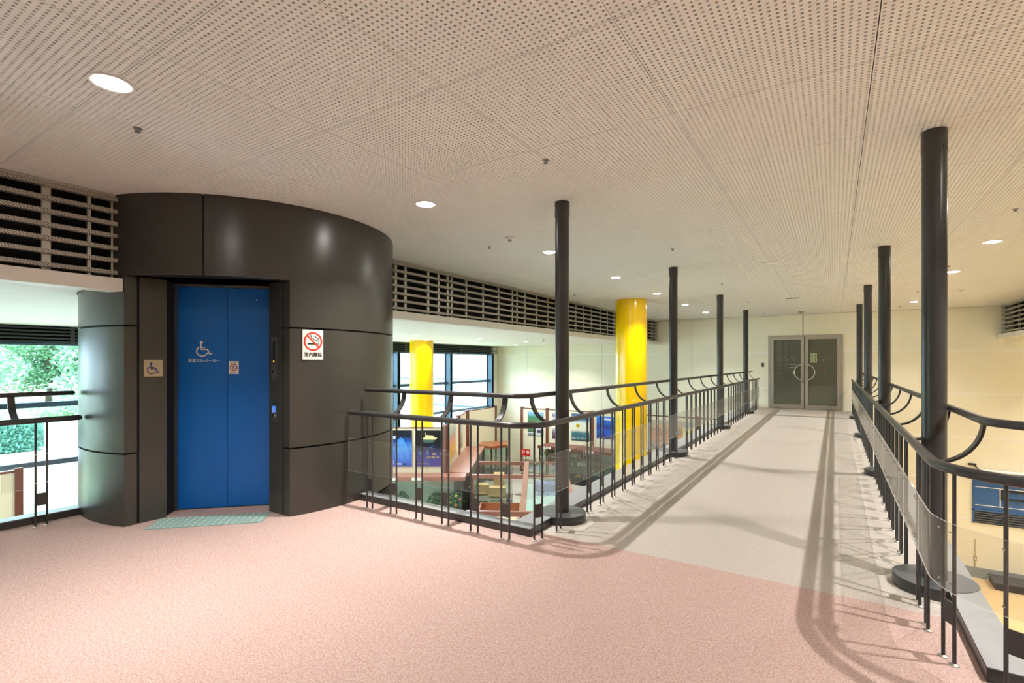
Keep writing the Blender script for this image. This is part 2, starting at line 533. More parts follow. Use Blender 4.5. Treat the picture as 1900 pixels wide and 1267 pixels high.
for z in zs[1:-1]:
    segs = [(-11.85,-1.73),(0.22,7.98)] if 0 < z < 2.2 else [(-11.85,7.98)]
    if z == zs[5]: segs = [(-11.85,2.97),(5.21,7.98)]
    for a0,a1 in segs:
        b = MB(); b.box(a0,a1,YW-0.004,YW+0.02,z-0.011,z+0.011); part('joint_strip', b, M['joint'], wall, world=True)
for x in xs[1:-1]:
    if abs(x+0.793) > 0.01:
        b = MB(); b.box(x-0.007,x+0.007,YW-0.002,YW+0.02,LOW_R,2.829); part('joint_strip', b, M['vjoint'], wall, world=True)
b = MB(); b.box(-0.808,-0.780,YW-0.001,YW+0.02,2.21,2.83); part('joint_cover', b, M['gjoint'], wall, world=True)
b = MB(); b.box(-1.2,8,YW-0.02,YW,LOW_R,-3.86); struct('baseboard_far', b, M['skirt'])

# --- glazed double door
door = root('door_1', (-0.755, YW, 0), kind='structure')
b = MB()
b.box(-1.72,-1.66,YW-0.03,YW+0.1,0,2.21); b.box(0.15,0.21,YW-0.03,YW+0.1,0,2.21); b.box(-1.66,0.15,YW-0.03,YW+0.1,2.165,2.21)
part('door_frame', b, M['alu'], door, world=True)
for x0, x1, s in ((-1.655,-0.765,1),(-0.745,0.145,-1)):
    y0, y1 = YW-0.025, YW+0.02
    b = MB(); w = 0.085
    b.box(x0,x0+w,y0,y1,0.01,2.16); b.box(x1-w,x1,y0,y1,0.01,2.16)
    b.box(x0+w,x1-w,y0,y1,2.08,2.16); b.box(x0+w,x1-w,y0,y1,0.01,0.13)
    lf_ = part('door_leaf', b, M['alu'], door, world=True)
    b = MB(); b.box(x0+w,x1-w,YW-0.006,YW+0.002,0.13,2.08); part('pane', b, M['doorglass'], lf_, world=True)
    # half-ring pull handle
    cxh = -0.755 - s*0.028
    pts = [(cxh - s*0.235*sin(pi*i/20), YW-0.075, 1.10+0.235*cos(pi*i/20)) for i in range(21)]
    b = MB(); b.tube(pts, 0.019, 12)
    for z in (1.10+0.225, 1.10-0.225):
        b.tube([(cxh - s*0.06, YW-0.075, z),(cxh - s*0.06, YW-0.02, z)], 0.012, 8)
    part('pull_handle', b, M['chrome'], lf_, world=True)
    xa = -1.44 if s == 1 else -0.53
    for k in range(4):
        b = MB(); b.box(xa+k*0.155,xa+k*0.155+0.045,YW-0.009,YW-0.006,1.55,1.568); part('warning_mark', b, mat('teal_tape',(80,180,175),0.5) if 'teal' not in M else M['teal'], lf_, world=True)
        if k < 3:
            b = MB(); b.box(xa+0.075+k*0.155,xa+0.075+k*0.155+0.04,YW-0.009,YW-0.006,1.455,1.472); part('warning_mark', b, M['white'], lf_, world=True)
    if s == 1:
        for z in (1.33,1.23):
            b = MB(); b.box(-1.16,-0.95,YW-0.009,YW-0.006,z,z+0.012); part('tape_strip', b, M['white'], lf_, world=True)
        b = MB(); b.tube([(-0.80,YW-0.03,0.83),(-0.80,YW-0.02,0.83)],0.02,12); part('key_cylinder', b, M['black'], lf_, world=True)
    else:
        b = MB(); b.box(-0.598,-0.437,YW-0.009,YW-0.006,1.385,1.667); nt_ = part('door_notice', b, mat('pale_green_paper',(176,186,140),0.7), lf_, world=True)
        b = MB()
        for col in range(2):
            for k in range(9):
                if (k+col) % 5 == 4: continue
                z = 1.64-k*0.028; x = -0.565+col*0.075
                b.box(x,x+0.018,YW-0.0105,YW-0.009,z-0.02,z)
        part('notice_print', b, M['ink'], nt_, world=True)
        b = MB(); b.tube([(-0.272,YW+1.2,1.19),(-0.272,YW+1.19,1.19)],0.02,10); part('status_light', b, M['led'], door, world=True)
b = MB()
b.box(-2.2,0.7,YW+2.6,YW+2.7,-0.05,2.7); b.box(-2.3,-2.2,YW+0.2,YW+2.7,-0.05,2.7); b.box(0.7,0.8,YW+0.2,YW+2.7,-0.05,2.7)
b.box(-2.3,0.8,YW+0.2,YW+2.7,2.6,2.7); b.box(-2.3,0.8,YW+0.02,YW+2.7,-0.06,-0.001)
struct('wall_vestibule', b, M['roomgrey'])

# --- ceiling of perforated square boards
T = 0.9345; NH = 33
def board_mesh():
    n = NH; p = T/n; g = 0.0022
    v = []; f = []
    def line(i): return min(max(i*p, g), T-g)
    for j in range(n+1):
        for i in range(n+1): v.append((line(i), line(j), 0))
    for j in range(n):
        for i in range(n):
            cx_, cy_ = (i+.5)*p, (j+.5)*p; hx, hy, d = 0.0056, 0.0057, 0.0085
            k = len(v)
            v += [(cx_-hx,cy_-hy,0),(cx_+hx,cy_-hy,0),(cx_+hx,cy_+hy,0),(cx_-hx,cy_+hy,0),
                  (cx_-hx,cy_-hy,d),(cx_+hx,cy_-hy,d),(cx_+hx,cy_+hy,d),(cx_-hx,cy_+hy,d)]
            a,b_,c,e = j*(n+1)+i, j*(n+1)+i+1, (j+1)*(n+1)+i+1, (j+1)*(n+1)+i
            f += [(a,k,k+1,b_),(b_,k+1,k+2,c),(c,k+2,k+3,e),(e,k+3,k,a),
                  (k,k+4,k+5,k+1),(k+1,k+5,k+6,k+2),(k+2,k+6,k+7,k+3),(k+3,k+7,k+4,k)]
    k = len(v)
    v += [(g,g,.0085),(T-g,g,.0085),(T-g,T-g,.0085),(g,T-g,.0085)]
    A,B,Cc,D = 0, n, (n+1)*(n+1)-1, (n+1)*n
    f += [(A,B,k+1,k),(B,Cc,k+2,k+1),(Cc,D,k+3,k+2),(D,A,k,k+3)]
    me = bpy.data.meshes.new('ceiling_board')
    me.from_pydata(v, [], f); me.materials.append(M['tile']); me.update()
    return me
ceil = root('ceiling', (0, 0, CEIL), kind='structure')
bm_ = board_mesh()
X0 = -0.778-5*T; Y0 = 1.0555-4*0.9375
nx = 10; ny = 22
for i in range(nx):
    for j in range(ny):
        y = Y0+j*0.9375
        if y >= YW: continue
        sy = min(1.0, (YW-y)/T)
        inst('ceiling_board', bm_, (X0+i*T, y, 0), ceil, scale=(1, sy*0.9375/T if sy == 1 else sy, 1))
b = MB()
xe, ye = X0+nx*T, YW
PX, PY = T/NH, 0.9375/NH
for i in range(nx+1):
    x = X0+i*T
    b.box(x-0.024, x-0.005, Y0, ye, CEIL+0.0086, CEIL+0.020); b.box(x+0.005, x+0.024, Y0, ye, CEIL+0.0086, CEIL+0.020)
    for k in (8, 16, 24):
        b.box(x+(k+.5)*PX-0.010, x+(k+.5)*PX+0.010, Y0, ye, CEIL+0.0086, CEIL+0.020)
for j in range(ny+1):
    y = Y0+j*0.9375
    for k in (0, 8, 16, 24):
        yy = y+(k+.5)*PY if k else y; w = 0.010 if k else 0.024
        if yy > YW-0.05: continue
        if k: b.box(X0, xe, yy-w, yy+w, CEIL+0.0087, CEIL+0.0205)
        else: b.box(X0, xe, yy-w, yy-0.005, CEIL+0.0087, CEIL+0.0205); b.box(X0, xe, yy+0.005, yy+w, CEIL+0.0087, CEIL+0.0205)
part('furring', b, M['furring'], ceil, world=True)
b = MB(); b.box(X0, xe, Y0, ye, CEIL+0.035, CEIL+0.045); part('plenum', b, M['plenum'], ceil, world=True)
xs_ = XL-0.30; hy_ = math.sqrt(1.55**2-(xs_+5.6)**2); a_ = math.atan2(hy_, xs_+5.6)
arc_ = [(-5.6+1.55*cos(t), 3.26+1.55*sin(t)) for t in [2*pi-a_+(2*a_-2*pi)*i/40 for i in range(41)]]
b = MB(); b.prism([(XWIN-0.1,YB),(xs_,YB)]+arc_+[(xs_,YW),(XWIN-0.1,YW)], SOFF, SOFF+0.03); struct('ceiling_gallery', b, M['soffit'])
b = MB(); b.box(XR+0.30, 8, YB, YW, SOFF, SOFF+0.03); struct('ceiling_hall', b, M['soffit'])

# --- louvered bulkheads above the gallery edges
def slat_mesh(length, f):
    b = MB(); L = length/2
    b.box(min(0,-.005*f),max(0,-.005*f),-L,L,-.017,.017)
    b.box(min(-.005*f,-.05*f),max(-.005*f,-.05*f),-L,L,.013,.017)
    b.box(min(-.005*f,-.05*f),max(-.005*f,-.05*f),-L,L,-.017,-.013)
    return mesh_of('slat', b, M['slat'])
def louver(name, xp, f, y0, y1, studs, label, breaks=()):
    r = root(name, (xp, (y0+y1)/2, 2.0), label=label, cat='louver')
    ys = [y0]+list(breaks)+[y1]
    for a, c in zip(ys, ys[1:]):
        me = slat_mesh(c-a-0.012, f)
        for k in range(7):
            inst('slat', me, (0, (a+c)/2-(y0+y1)/2, 2.787-0.1042*k-2.0), r)
    b = MB(); b.box(*sorted((xp-.02*f,xp-.06*f)),y0,y1,2.806,2.829); part('head_rail', b, M['alu'], r, world=True)
    for y, w in studs:
        b = MB(); b.box(*sorted((xp-.052*f,xp-.085*f)),y-w/2,y+w/2,2.10,2.806); part('stud', b, M['alu'], r, world=True)
    b = MB(); b.box(*sorted((xp-.24*f,xp-.26*f)),y0+(0.1 if y0 > 4 else 0),y1-(0.1 if y1 < 2 else 0),2.06,2.829); part('dark_backing', b, M['void'], r, world=True)
    b = MB(); b.box(*sorted((xp+.07*f,xp-.10*f)),y0,y1+(0.0),2.0,2.108); part('fascia', b, M['fascia'], r, world=True)
    b = MB(); b.box(*sorted((xp-.11*f,xp-.24*f)),y0+(0.1 if y0 > 4 else 0),y1-(0.1 if y1 < 2 else 0),2.06,2.075); part('shadow_slot', b, M['void'], r, world=True)
    return r
st = [(y, 0.04 if i % 2 else 0.055) for i, y in enumerate([-3.4,-2.8,-2.2,-1.6,-1.0,-0.4,0.2,0.8,1.34,1.78])]+[(1.61,0.025)]
louver('louver_grille', XL, 1, YB+0.01, 1.80, st, 'pale metal louvers above the gallery opening left of the elevator tower')
st = [(y,0.045) for y in (5.07,5.26,5.74,5.98,6.20,6.30,6.68,7.16,7.64,8.11,8.28,8.58,9.05,9.53,10.0,10.46,10.92,11.37,11.85,12.42,12.91,13.38,13.9,14.4,14.9,15.4,15.9,16.4,16.8,17.2)]
louver('louver_grille', XL, 1, 4.72, YW-0.01, st, 'long pale metal louver band running from elevator tower to the far wall', breaks=(6.25,11.0))
st = [(YB+0.3+0.55*k,0.045) for k in range(39) if YB+0.3+0.55*k < YW]
louver('louver_grille', XR, -1, YB+0.01, YW-0.01, st, 'pale metal louvers at upper right beside the cream wall', breaks=(3.0,10.0))

# --- window wall of the lower gallery
MUL = [16.72,14.1,11.5,8.9,6.3,3.78,1.2,-1.4,YB+0.1]
for k in range(len(MUL)-1):
    ya, yb = MUL[k+1], MUL[k]
    w = root('window_%d' % (k+1), (XWIN, (ya+yb)/2, LOW_L), kind='structure')
    b = MB(); b.box(XWIN-0.03,XWIN+0.24,yb-0.035,yb+0.035,LOW_L,1.735); b.box(XWIN+0.20,XWIN+0.24,yb-0.07,yb+0.07,LOW_L,1.735); b.box(XWIN-0.03,XWIN+0.0,yb-0.07,yb+0.07,LOW_L,1.735)
    part('mullion', b, M['bluegrey'], w, world=True)
    for z in (0.645,-0.40):
        b = MB(); b.box(XWIN-0.03,XWIN+0.06,ya+0.035,yb-0.035,z-0.045,z+0.045); part('transom', b, M['bluegrey'], w, world=True)
    b = MB(); b.box(XWIN-0.03,XWIN+0.06,ya+0.035,yb-0.035,1.70,1.74); part('head', b, M['bluegrey'], w, world=True)
    for z0, z1 in ((0.69,1.70),(-0.355,0.60),(LOW_L,-0.445)):
        b = MB(); b.box(XWIN,XWIN+0.008,ya+0.035,yb-0.035,z0,z1); part('pane', b, M['glass'], w, world=True)
b = MB(); b.box(XWIN-0.03,XWIN+0.06,16.76,17.0,LOW_L,1.735); b.box(XWIN-0.05,XWIN+0.06,16.98,YW,LOW_L,SOFF)
struct('wall_window_end', b, M['wall'])
dl = root('window_louver', (XWIN+0.02, 6.6, 1.735), label='dark grey louver strip above the tall gallery windows', cat='louver')
b = MB(); b.box(XWIN-0.06,XWIN-0.04,YB,YW,1.735,SOFF); part('backing', b, M['void'], dl, world=True)
bl = MB(); bl.box(-0.02,0.02,-(YW-YB)/2,(YW-YB)/2,-0.014,0.014); ml = mesh_of('slat', bl, M['darklouver'])
for k in range(5): inst('slat', ml, (0.02,0.05,0.03+0.062*k), dl)
for y in (3.42,6.3,9.0,12.0,14.9,16.4):
    b = MB(); b.box(XWIN+0.0,XWIN+0.065,y-0.03,y+0.03,1.74,SOFF-0.005); part('bracket', b, M['darklouver'], dl, world=True)

# ================================================================== ELEVATOR TOWER
CX, CY, TR = -5.6, 3.26, 1.54
JB = 0.52                                   # jamb planes: x = CX+JB and y = CY-JB
U = Vector((1,1,0)).normalized(); N = Vector((1,-1,0)).normalized()
def D(l, s, z): return Vector((CX,CY,0)) + U*l + N*s + Vector((0,0,z))
def mir(p): return (CX-(p[1]-CY), CY-(p[0]-CX))     # mirror across the door axis
A_L = -math.acos(JB/TR)                     # -70.3 deg
A_R = -(pi/2+A_L)                           # -19.7 deg
tw = root('elevator_tower', (CX,CY,0), label='round dark bronze elevator tower with bright blue doors', cat='elevator')
J1, J2, HEAD = 0.617, 1.713, 2.14; G = 0.008
# black core behind the panel joints, notched around the doorway
core = [(CX+(TR-0.02)*cos(a), CY+(TR-0.02)*sin(a)) for a in [A_R+0.02+(2*pi-(A_R-A_L)-0.04)*i/90 for i in range(91)]]
notch = [(CX+JB-0.02,1.84),(CX+JB-0.02,2.12)]
core += notch + [tuple(D(-0.44,0.90,0))[:2], tuple(D(0.44,0.90,0))[:2]] + [mir(p) for p in notch[::-1]]
b = MB(); b.prism(core, 0, HEAD); b.cyl(CX,CY,HEAD,CEIL-0.005,TR-0.02,72); b.cyl(CX,CY,LOW_L,-0.03,TR-0.02,72)
part('core', b, M['groove'], tw, world=True)
r0, r1 = TR-0.018, TR
full = 2*pi
# upper band, split at the door axis, with the panels above the 1.71 m joint
def band(a0, a1, z0, z1, extra=None):
    b = MB(); b.arcwall(CX,CY,r0,r1,a0,a1,z0,z1)
    if extra: extra(b)
    part('wall_panel', b, M['dark'], tw, world=True)
def facet(b, z0, z1, right):
    pts = [(CX+JB-0.018,1.812),(CX+JB,1.812),(CX+JB,1.903),(CX+JB-0.018,1.903)]
    b.prism([mir(p) for p in pts] if right else pts, z0, z1)
band(-pi/4+0.004, A_R, HEAD, CEIL)
b = MB(); b.arcwall(CX,CY,r0,r1,A_R,R(75)-0.003,J2+G,CEIL); facet(b,J2+G,HEAD,True); part('wall_panel', b, M['dark'], tw, world=True)
band(A_L, -pi/4-0.004, HEAD, CEIL)
b = MB(); b.arcwall(CX,CY,r0,r1,R(180)+0.003,full+A_L,J2+G,CEIL); facet(b,J2+G,HEAD,False); part('wall_panel', b, M['dark'], tw, world=True)
band(R(75)+0.003, R(180)-0.003, J2+G, CEIL)
for z0, z1 in ((0,J1-G),(J1+G,J2-G)):
    b = MB(); b.arcwall(CX,CY,r0,r1,A_R,R(75)-0.003,z0,z1); facet(b,z0,z1,True); part('wall_panel', b, M['dark'], tw, world=True)
    b = MB(); b.arcwall(CX,CY,r0,r1,R(180)+0.003,full+A_L,z0,z1); facet(b,z0,z1,False); part('wall_panel', b, M['dark'], tw, world=True)
    band(R(75)+0.003, R(180)-0.003, z0, z1)
band(R(-179.9), R(179.9), LOW_L, -0.5)
# jambs with their slanted reveals
jl = [(CX+JB-0.018,1.922),(CX+JB,1.922),(CX+JB,2.134),tuple(D(-0.487,1.01,0))[:2],tuple(D(-0.487,0.96,0))[:2],(CX+JB-0.03,2.10)]
for right in (False, True):
    b = MB(); b.prism([mir(p) for p in jl] if right else jl, 0, HEAD); part('jamb', b, M['dark'], tw, world=True)
# doorway head
b = MB(); b.prism([(CX+JB-0.02,1.83),mir((CX+JB-0.02,1.83)),mir((CX+JB-0.02,2.10)),tuple(D(0.47,0.93,0))[:2],tuple(D(-0.47,0.93,0))[:2],(CX+JB-0.02,2.10)], HEAD, HEAD+0.012)
part('head_soffit', b, M['dark'], tw, world=True)
b = MB(); b.obox(D(-0.475,0.905,0),U*0.05,N*0.065,Vector((0,0,HEAD))); b.obox(D(0.425,0.905,0),U*0.05,N*0.065,Vector((0,0,HEAD))); b.obox(D(-0.425,0.905,2.118),U*0.85,N*0.065,Vector((0,0,0.022)))
part('door_surround', b, M['steel'], tw, world=True)
b = MB(); b.obox(D(-0.425,0.92,0),U*0.85,N*0.03,Vector((0,0,0.004))); part('sill_plate', b, M['steel'], tw, world=True)
leaves = []
for l0, l1 in ((-0.423,-0.002),(0.002,0.423)):
    b = MB(); b.obox(D(l0,0.90,0.006),U*(l1-l0),N*0.03,Vector((0,0,2.11))); leaves.append(part('door_leaf', b, M['blue'], tw, world=True))
def isa(size):
    """wheelchair symbol, drawn in a local x/z plane, about size metres wide"""
    k = size/300; P = lambda x, y: ((x-1125)*k, (350-y)*k)
    b = MB(); y0, y1 = -0.0012, 0.0
    b.disc(*P(1075,222), 28*k, y0, y1)
    b.stroke([P(1064,250),P(1076,362),P(1186,362),P(1228,458),P(1270,440)], 24*k, y0, y1)
    b.stroke([P(1080,322),P(1142,322)], 20*k, y0, y1)
    c = P(1088,400)
    b.ring(c[0], c[1], 86*k, 110*k, y0, y1, R(122), R(345), 30)
    return b
def place(name, mb, m, parent, wloc, rz):
    me = mesh_of(name, mb, m)
    return inst(name, me, Vector(wloc)-WL[parent.name], parent, rz=rz)
place('wheelchair_symbol', isa(0.142), M['white'], leaves[0], D(-0.2045,0.9305,1.5285), R(45))
lettering('専用エレベーター', 0.0345, M['white'], leaves[0], D(-0.205,0.9315,1.412)-WL[leaves[0].name], R(45), bold=0.0006)
b = MB(); b.tube([D(0.26,0.93,2.007),D(0.26,0.933,2.007)], 0.008, 10); part('peephole', b, M['chrome'], leaves[1], world=True)

# signs and call plates fixed to the tower
s = root('caution_sticker', D(0.055,0.931,1.285), R(45), 'small white caution sticker on the right blue elevator door', 'sticker')
b = MB(); b.box(-0.044,0.044,-0.0012,0,0,0.125); part('sheet', b, M['paper'], s)
b = MB(); b.ring(0,0.062,0.026,0.033,-0.002,-0.0012); b.stroke([(-0.02,0.082),(0.02,0.042)],0.005,-0.002,-0.0012); part('prohibition_ring', b, mat('maroon_print',(140,30,36),0.5), s)
b = MB(); b.stroke([(-0.012,0.05),(0.0,0.07),(0.012,0.075)],0.006,-0.0018,-0.0012); b.stroke([(-0.014,0.062),(-0.004,0.05)],0.005,-0.0018,-0.0012); part('hand_print', b, mat('grey_print',(120,112,112),0.6), s)
b = MB(); b.vprism([(-0.028,0.102),(-0.014,0.102),(-0.021,0.115)],-0.002,-0.0012); part('warning_triangle', b, mat('warning_yellow',(230,180,20),0.5), s)
lettering('注意', 0.014, M['ink'], s, (0.012,-0.0018,0.108))
b = MB()
for k in range(2): b.box(-0.034,0.034-0.02*k,-0.0018,-0.0012,0.014-0.008*k,0.017-0.008*k)
part('fine_print', b, M['ink'], s)
s = root('accessibility_sign', (CX+JB+0.001,2.027,1.273), R(90), 'square champagne plate with navy wheelchair symbol on elevator jamb', 'sign')
b = MB(); b.box(-0.073,0.073,-0.006,0,0,0.148); part('plate', b, M['plate'], s)
inst('wheelchair_symbol', mesh_of('wheelchair_symbol', isa(0.100), M['navy']), (-0.002,-0.0062,0.073), s)
ang = R(-12.1); sp_ = Vector((CX+(TR+0.004)*cos(ang), CY+(TR+0.004)*sin(ang), 1.424))
s = root('no_smoking_sign', sp_, R(90-12.1), 'white no smoking sign with red ring on the dark tower', 'sign')
b = MB(); b.box(-0.097,0.097,-0.002,0.0015,0,0.277); part('sheet', b, M['paper'], s)
zc = 0.168
b = MB(); b.ring(0,zc,0.072,0.088,-0.003,-0.002); b.stroke([(-0.052,zc+0.052),(0.052,zc-0.052)],0.014,-0.0034,-0.002); part('prohibition_ring', b, M['red'], s)
b = MB(); b.box(-0.052,0.024,-0.0028,-0.002,zc-0.030,zc-0.016); b.box(0.032,0.040,-0.0028,-0.002,zc-0.030,zc-0.016)
b.box(0.044,0.052,-0.0028,-0.002,zc-0.030,zc-0.016)
b.stroke([(-0.020,zc+0.062),(-0.022,zc+0.050),(-0.012,zc+0.034),(0.006,zc+0.024),(0.020,zc+0.010),(0.036,zc+0.011),(0.046,zc+0.004)],0.007,-0.0028,-0.002)
b.stroke([(0.012,zc+0.050),(0.022,zc+0.050),(0.032,zc+0.032),(0.048,zc+0.030),(0.056,zc+0.022),(0.054,zc-0.004)],0.007,-0.0028,-0.002)
part('cigarette_symbol', b, M['ink'], s)
lettering('館内禁煙', 0.043, M['ink'], s, (0,-0.003,0.045), bold=0.0008)
s = root('call_plate', (-4.381,CY-JB-0.001,1.23), 0, 'tall steel elevator indicator plate with amber floor number on right jamb', 'call plate')
b = MB(); b.box(-0.047,0.047,-0.006,0,0,0.405); part('plate', b, M['steel'], s)
b = MB(); b.box(-0.02,0.012,-0.0075,-0.006,0.15,0.362); dsp = part('display', b, M['black'], s)
b = MB(); b.box(-0.009,0.003,-0.009,-0.0075,0.168,0.186); part('floor_number', b, M['amber'], s)
b = MB(); b.tube([(-0.006,-0.006,0.084),(-0.006,-0.012,0.084)],0.016,14); part('button', b, M['chrome'], s)
b = MB(); b.tube([(-0.006,-0.012,0.084),(-0.006,-0.0135,0.084)],0.009,12); part('button_face', b, M['black'], s)
s = root('call_plate', (-4.381,CY-JB-0.001,0.838), 0, 'small steel call plate with lit blue wheelchair symbol on right jamb', 'call plate')
b = MB(); b.box(-0.047,0.047,-0.006,0,0,0.178); part('plate', b, M['steel'], s)
b = MB(); b.box(-0.034,0.026,-0.0075,-0.006,0.095,0.155); part('symbol_tile', b, M['bluelit'], s)
inst('wheelchair_symbol', mesh_of('wheelchair_symbol', isa(0.046), M['white']), (-0.004,-0.0078,0.124), s)
b = MB(); b.tube([(-0.006,-0.006,0.066),(-0.006,-0.012,0.066)],0.016,14); part('button', b, M['chrome'], s)
b = MB(); b.tube([(-0.006,-0.012,0.066),(-0.006,-0.0135,0.066)],0.009,12); part('button_face', b, M['black'], s)
# tactile mat
s = root('tactile_mat', D(0,1.365,0.0), R(45), 'teal studded tactile mat on the pink carpet before the elevator', 'mat')
b = MB(); b.box(-0.455,0.455,-0.15,0.15,0.0005,0.005); part('sheet', b, M['mat'], s)
b = MB()
for i in range(17):
    for j in range(5):
        b.cyl(-0.42+i*0.0525, -0.115+j*0.0575, 0.005, 0.009, 0.012, 8, 0.007)
part('studs', b, M['matdot'], s, kind='stuff')

# ================================================================== COLUMNS
def column_parts(r):
    b = MB(); b.cyl(0,0,0.065,2.69,0.0625,40); part('shaft', b, M['rail'], r)
    b = MB(); b.cyl(0,0,2.69,2.829,0.0655,40); sl = part('collar', b, M['rail'], r)
    b = MB()
    for a in (0.6, 2.2, 3.7, 5.3):
        for z in (2.715, 2.80):
            b.sphere((0.0665*cos(a),0.0665*sin(a),z),0.005,6,4)
    part('screw', b, M['black'], r)
    b = MB(); b.cyl(0,0,-0.02,0.065,0.21,48); part('plinth', b, M['rail'], r)
    b = MB(); b.cyl(0,0,0.065,0.0675,0.207,48); part('plinth_cap', b, M['plinthtop'], r)
first = root('support_column', (0,0,0), label='x', cat='column', group='slim columns along the bridge')
column_parts(first)
kids = list(first.children)
used = False
YC = [4.0282+3.6824*k for k in range(4)]
lab = {0:'nearest',1:'second nearest',2:'third nearest',3:'farthest'}
for x, side in ((-2.0534,'left'),(0.5185,'right')):
    for k, y in enumerate(YC):
        if not used: r = first; used = True
        else:
            r = first.copy(); COL.objects.link(r)
            for c in kids:
                d = c.copy(); COL.objects.link(d); d.parent = r
        r.location = (x,y,0)
        r['label'] = '%s slim charcoal steel column along the %s railing of the bridge' % (lab[k], side)
for (x,y,zt,l) in ((-3.953,11.245,CEIL,'thick glossy yellow pillar beside the bridge reaching the main ceiling'),(-10.55,11.35,SOFF,'yellow pillar by the tall gallery windows behind the posters')):
    r = root('yellow_pillar', (x,y,LOW_L), label=l, cat='pillar', group='yellow pillars')
    b = MB()
    prof = [(0.355,0.0),(0.355,LOW_L*-1+0.55),(0.3535,LOW_L*-1+0.552),(0.3535,LOW_L*-1+0.556),(0.355,LOW_L*-1+0.558),(0.355,zt-LOW_L-0.001),(0.0,zt-LOW_L-0.001)]
    b.lathe(prof, n=72); part('shaft', b, M['yellow'], r)
    b = MB(); b.cyl(0,0,0,0.10,0.365,48); part('base_ring', b, M['black'], r)

# ================================================================== RAILINGS
class Path:
    def __init__(s, pieces):
        s.p = []
        for q in pieces:
            if q[0] == 'L':
                (x0,y0),(x1,y1) = q[1],q[2]; n = max(2,int(math.hypot(x1-x0,y1-y0)/0.25))
                pts = [(x0+(x1-x0)*i/n, y0+(y1-y0)*i/n) for i in range(n+1)]
            else:
                (cx,cy),r,a0,a1 = q[1:]; n = 20
                pts = [(cx+r*cos(a0+(a1-a0)*i/n), cy+r*sin(a0+(a1-a0)*i/n)) for i in range(n+1)]
            for p in pts:
                if not s.p or math.dist(s.p[-1],p) > 1e-5: s.p.append(p)
        s.s = [0]
        for a,c in zip(s.p,s.p[1:]): s.s.append(s.s[-1]+math.dist(a,c))
        s.L = s.s[-1]
    def at(s, t):
        t = min(max(t,0),s.L)
        i = 0
        while i < len(s.s)-2 and s.s[i+1] < t: i += 1
        a,c = s.p[i],s.p[i+1]; d = s.s[i+1]-s.s[i]; q = (t-s.s[i])/d
        tx,ty = (c[0]-a[0])/d,(c[1]-a[1])/d
        return (a[0]+tx*d*q, a[1]+ty*d*q), (tx,ty)
    def off(s, t, o, side):      # o metres outward; side=+1 means outward is right of travel
        p,(tx,ty) = s.at(t)
        return (p[0]+ty*side*o, p[1]-tx*side*o), (tx,ty)
    def pts(s, t0, t1, step=0.04):
        ts = [t0]+[q for q in s.s if t0+1e-4<q<t1-1e-4]+[t1]
        return ts

bb = MB(); bb.cyl(0,0,0.0,0.885,0.0082,10); bb.cur = 1; bb.lathe([(0.0085,0.010),(0.013,0.008),(0.021,0.004),(0.021,0.0)],n=12); bb.cur = 0
BAR = mesh_of('baluster', bb, [M['rail'], M['alu']])
def plate_mesh(w):
    b = MB(); b.box(-w/2,w/2,-0.003,0.003,0.18,0.285); return mesh_of('tie_plate', b, M['rail'])
PLATE = plate_mesh(0.062)
def arm_mesh():
    b = MB(); n = 14; t = 0.006; w = 0.024
    sec = []
    for i in range(n+1):
        a = pi/2*i/n
        o, z = 0.19*sin(a), 1.12-0.215*cos(a)
        tx, tz = 0.19*cos(a), 0.215*sin(a); d = math.hypot(tx,tz); nx_, nz_ = -tz/d*t, tx/d*t
        sec.append(((o+nx_,z+nz_),(o-nx_,z-nz_)))
    vs = []
    for (p,q) in sec:
        vs += [(-w,p[0],p[1]),(w,p[0],p[1]),(w,q[0],q[1]),(-w,q[0],q[1])]
    fs = []
    for i in range(n):
        a = 4*i; c = a+4
        fs += [(a,a+1,c+1,c),(a+1,a+2,c+2,c+1),(a+2,a+3,c+3,c+2),(a+3,a,c,c+3)]
    fs += [(3,2,1,0),(4*n,4*n+1,4*n+2,4*n+3)]
    b.add(vs, fs)
    return mesh_of('bracket_arm', b, M['rail'])
ARM = arm_mesh()       # local x along the rail, local +y outward

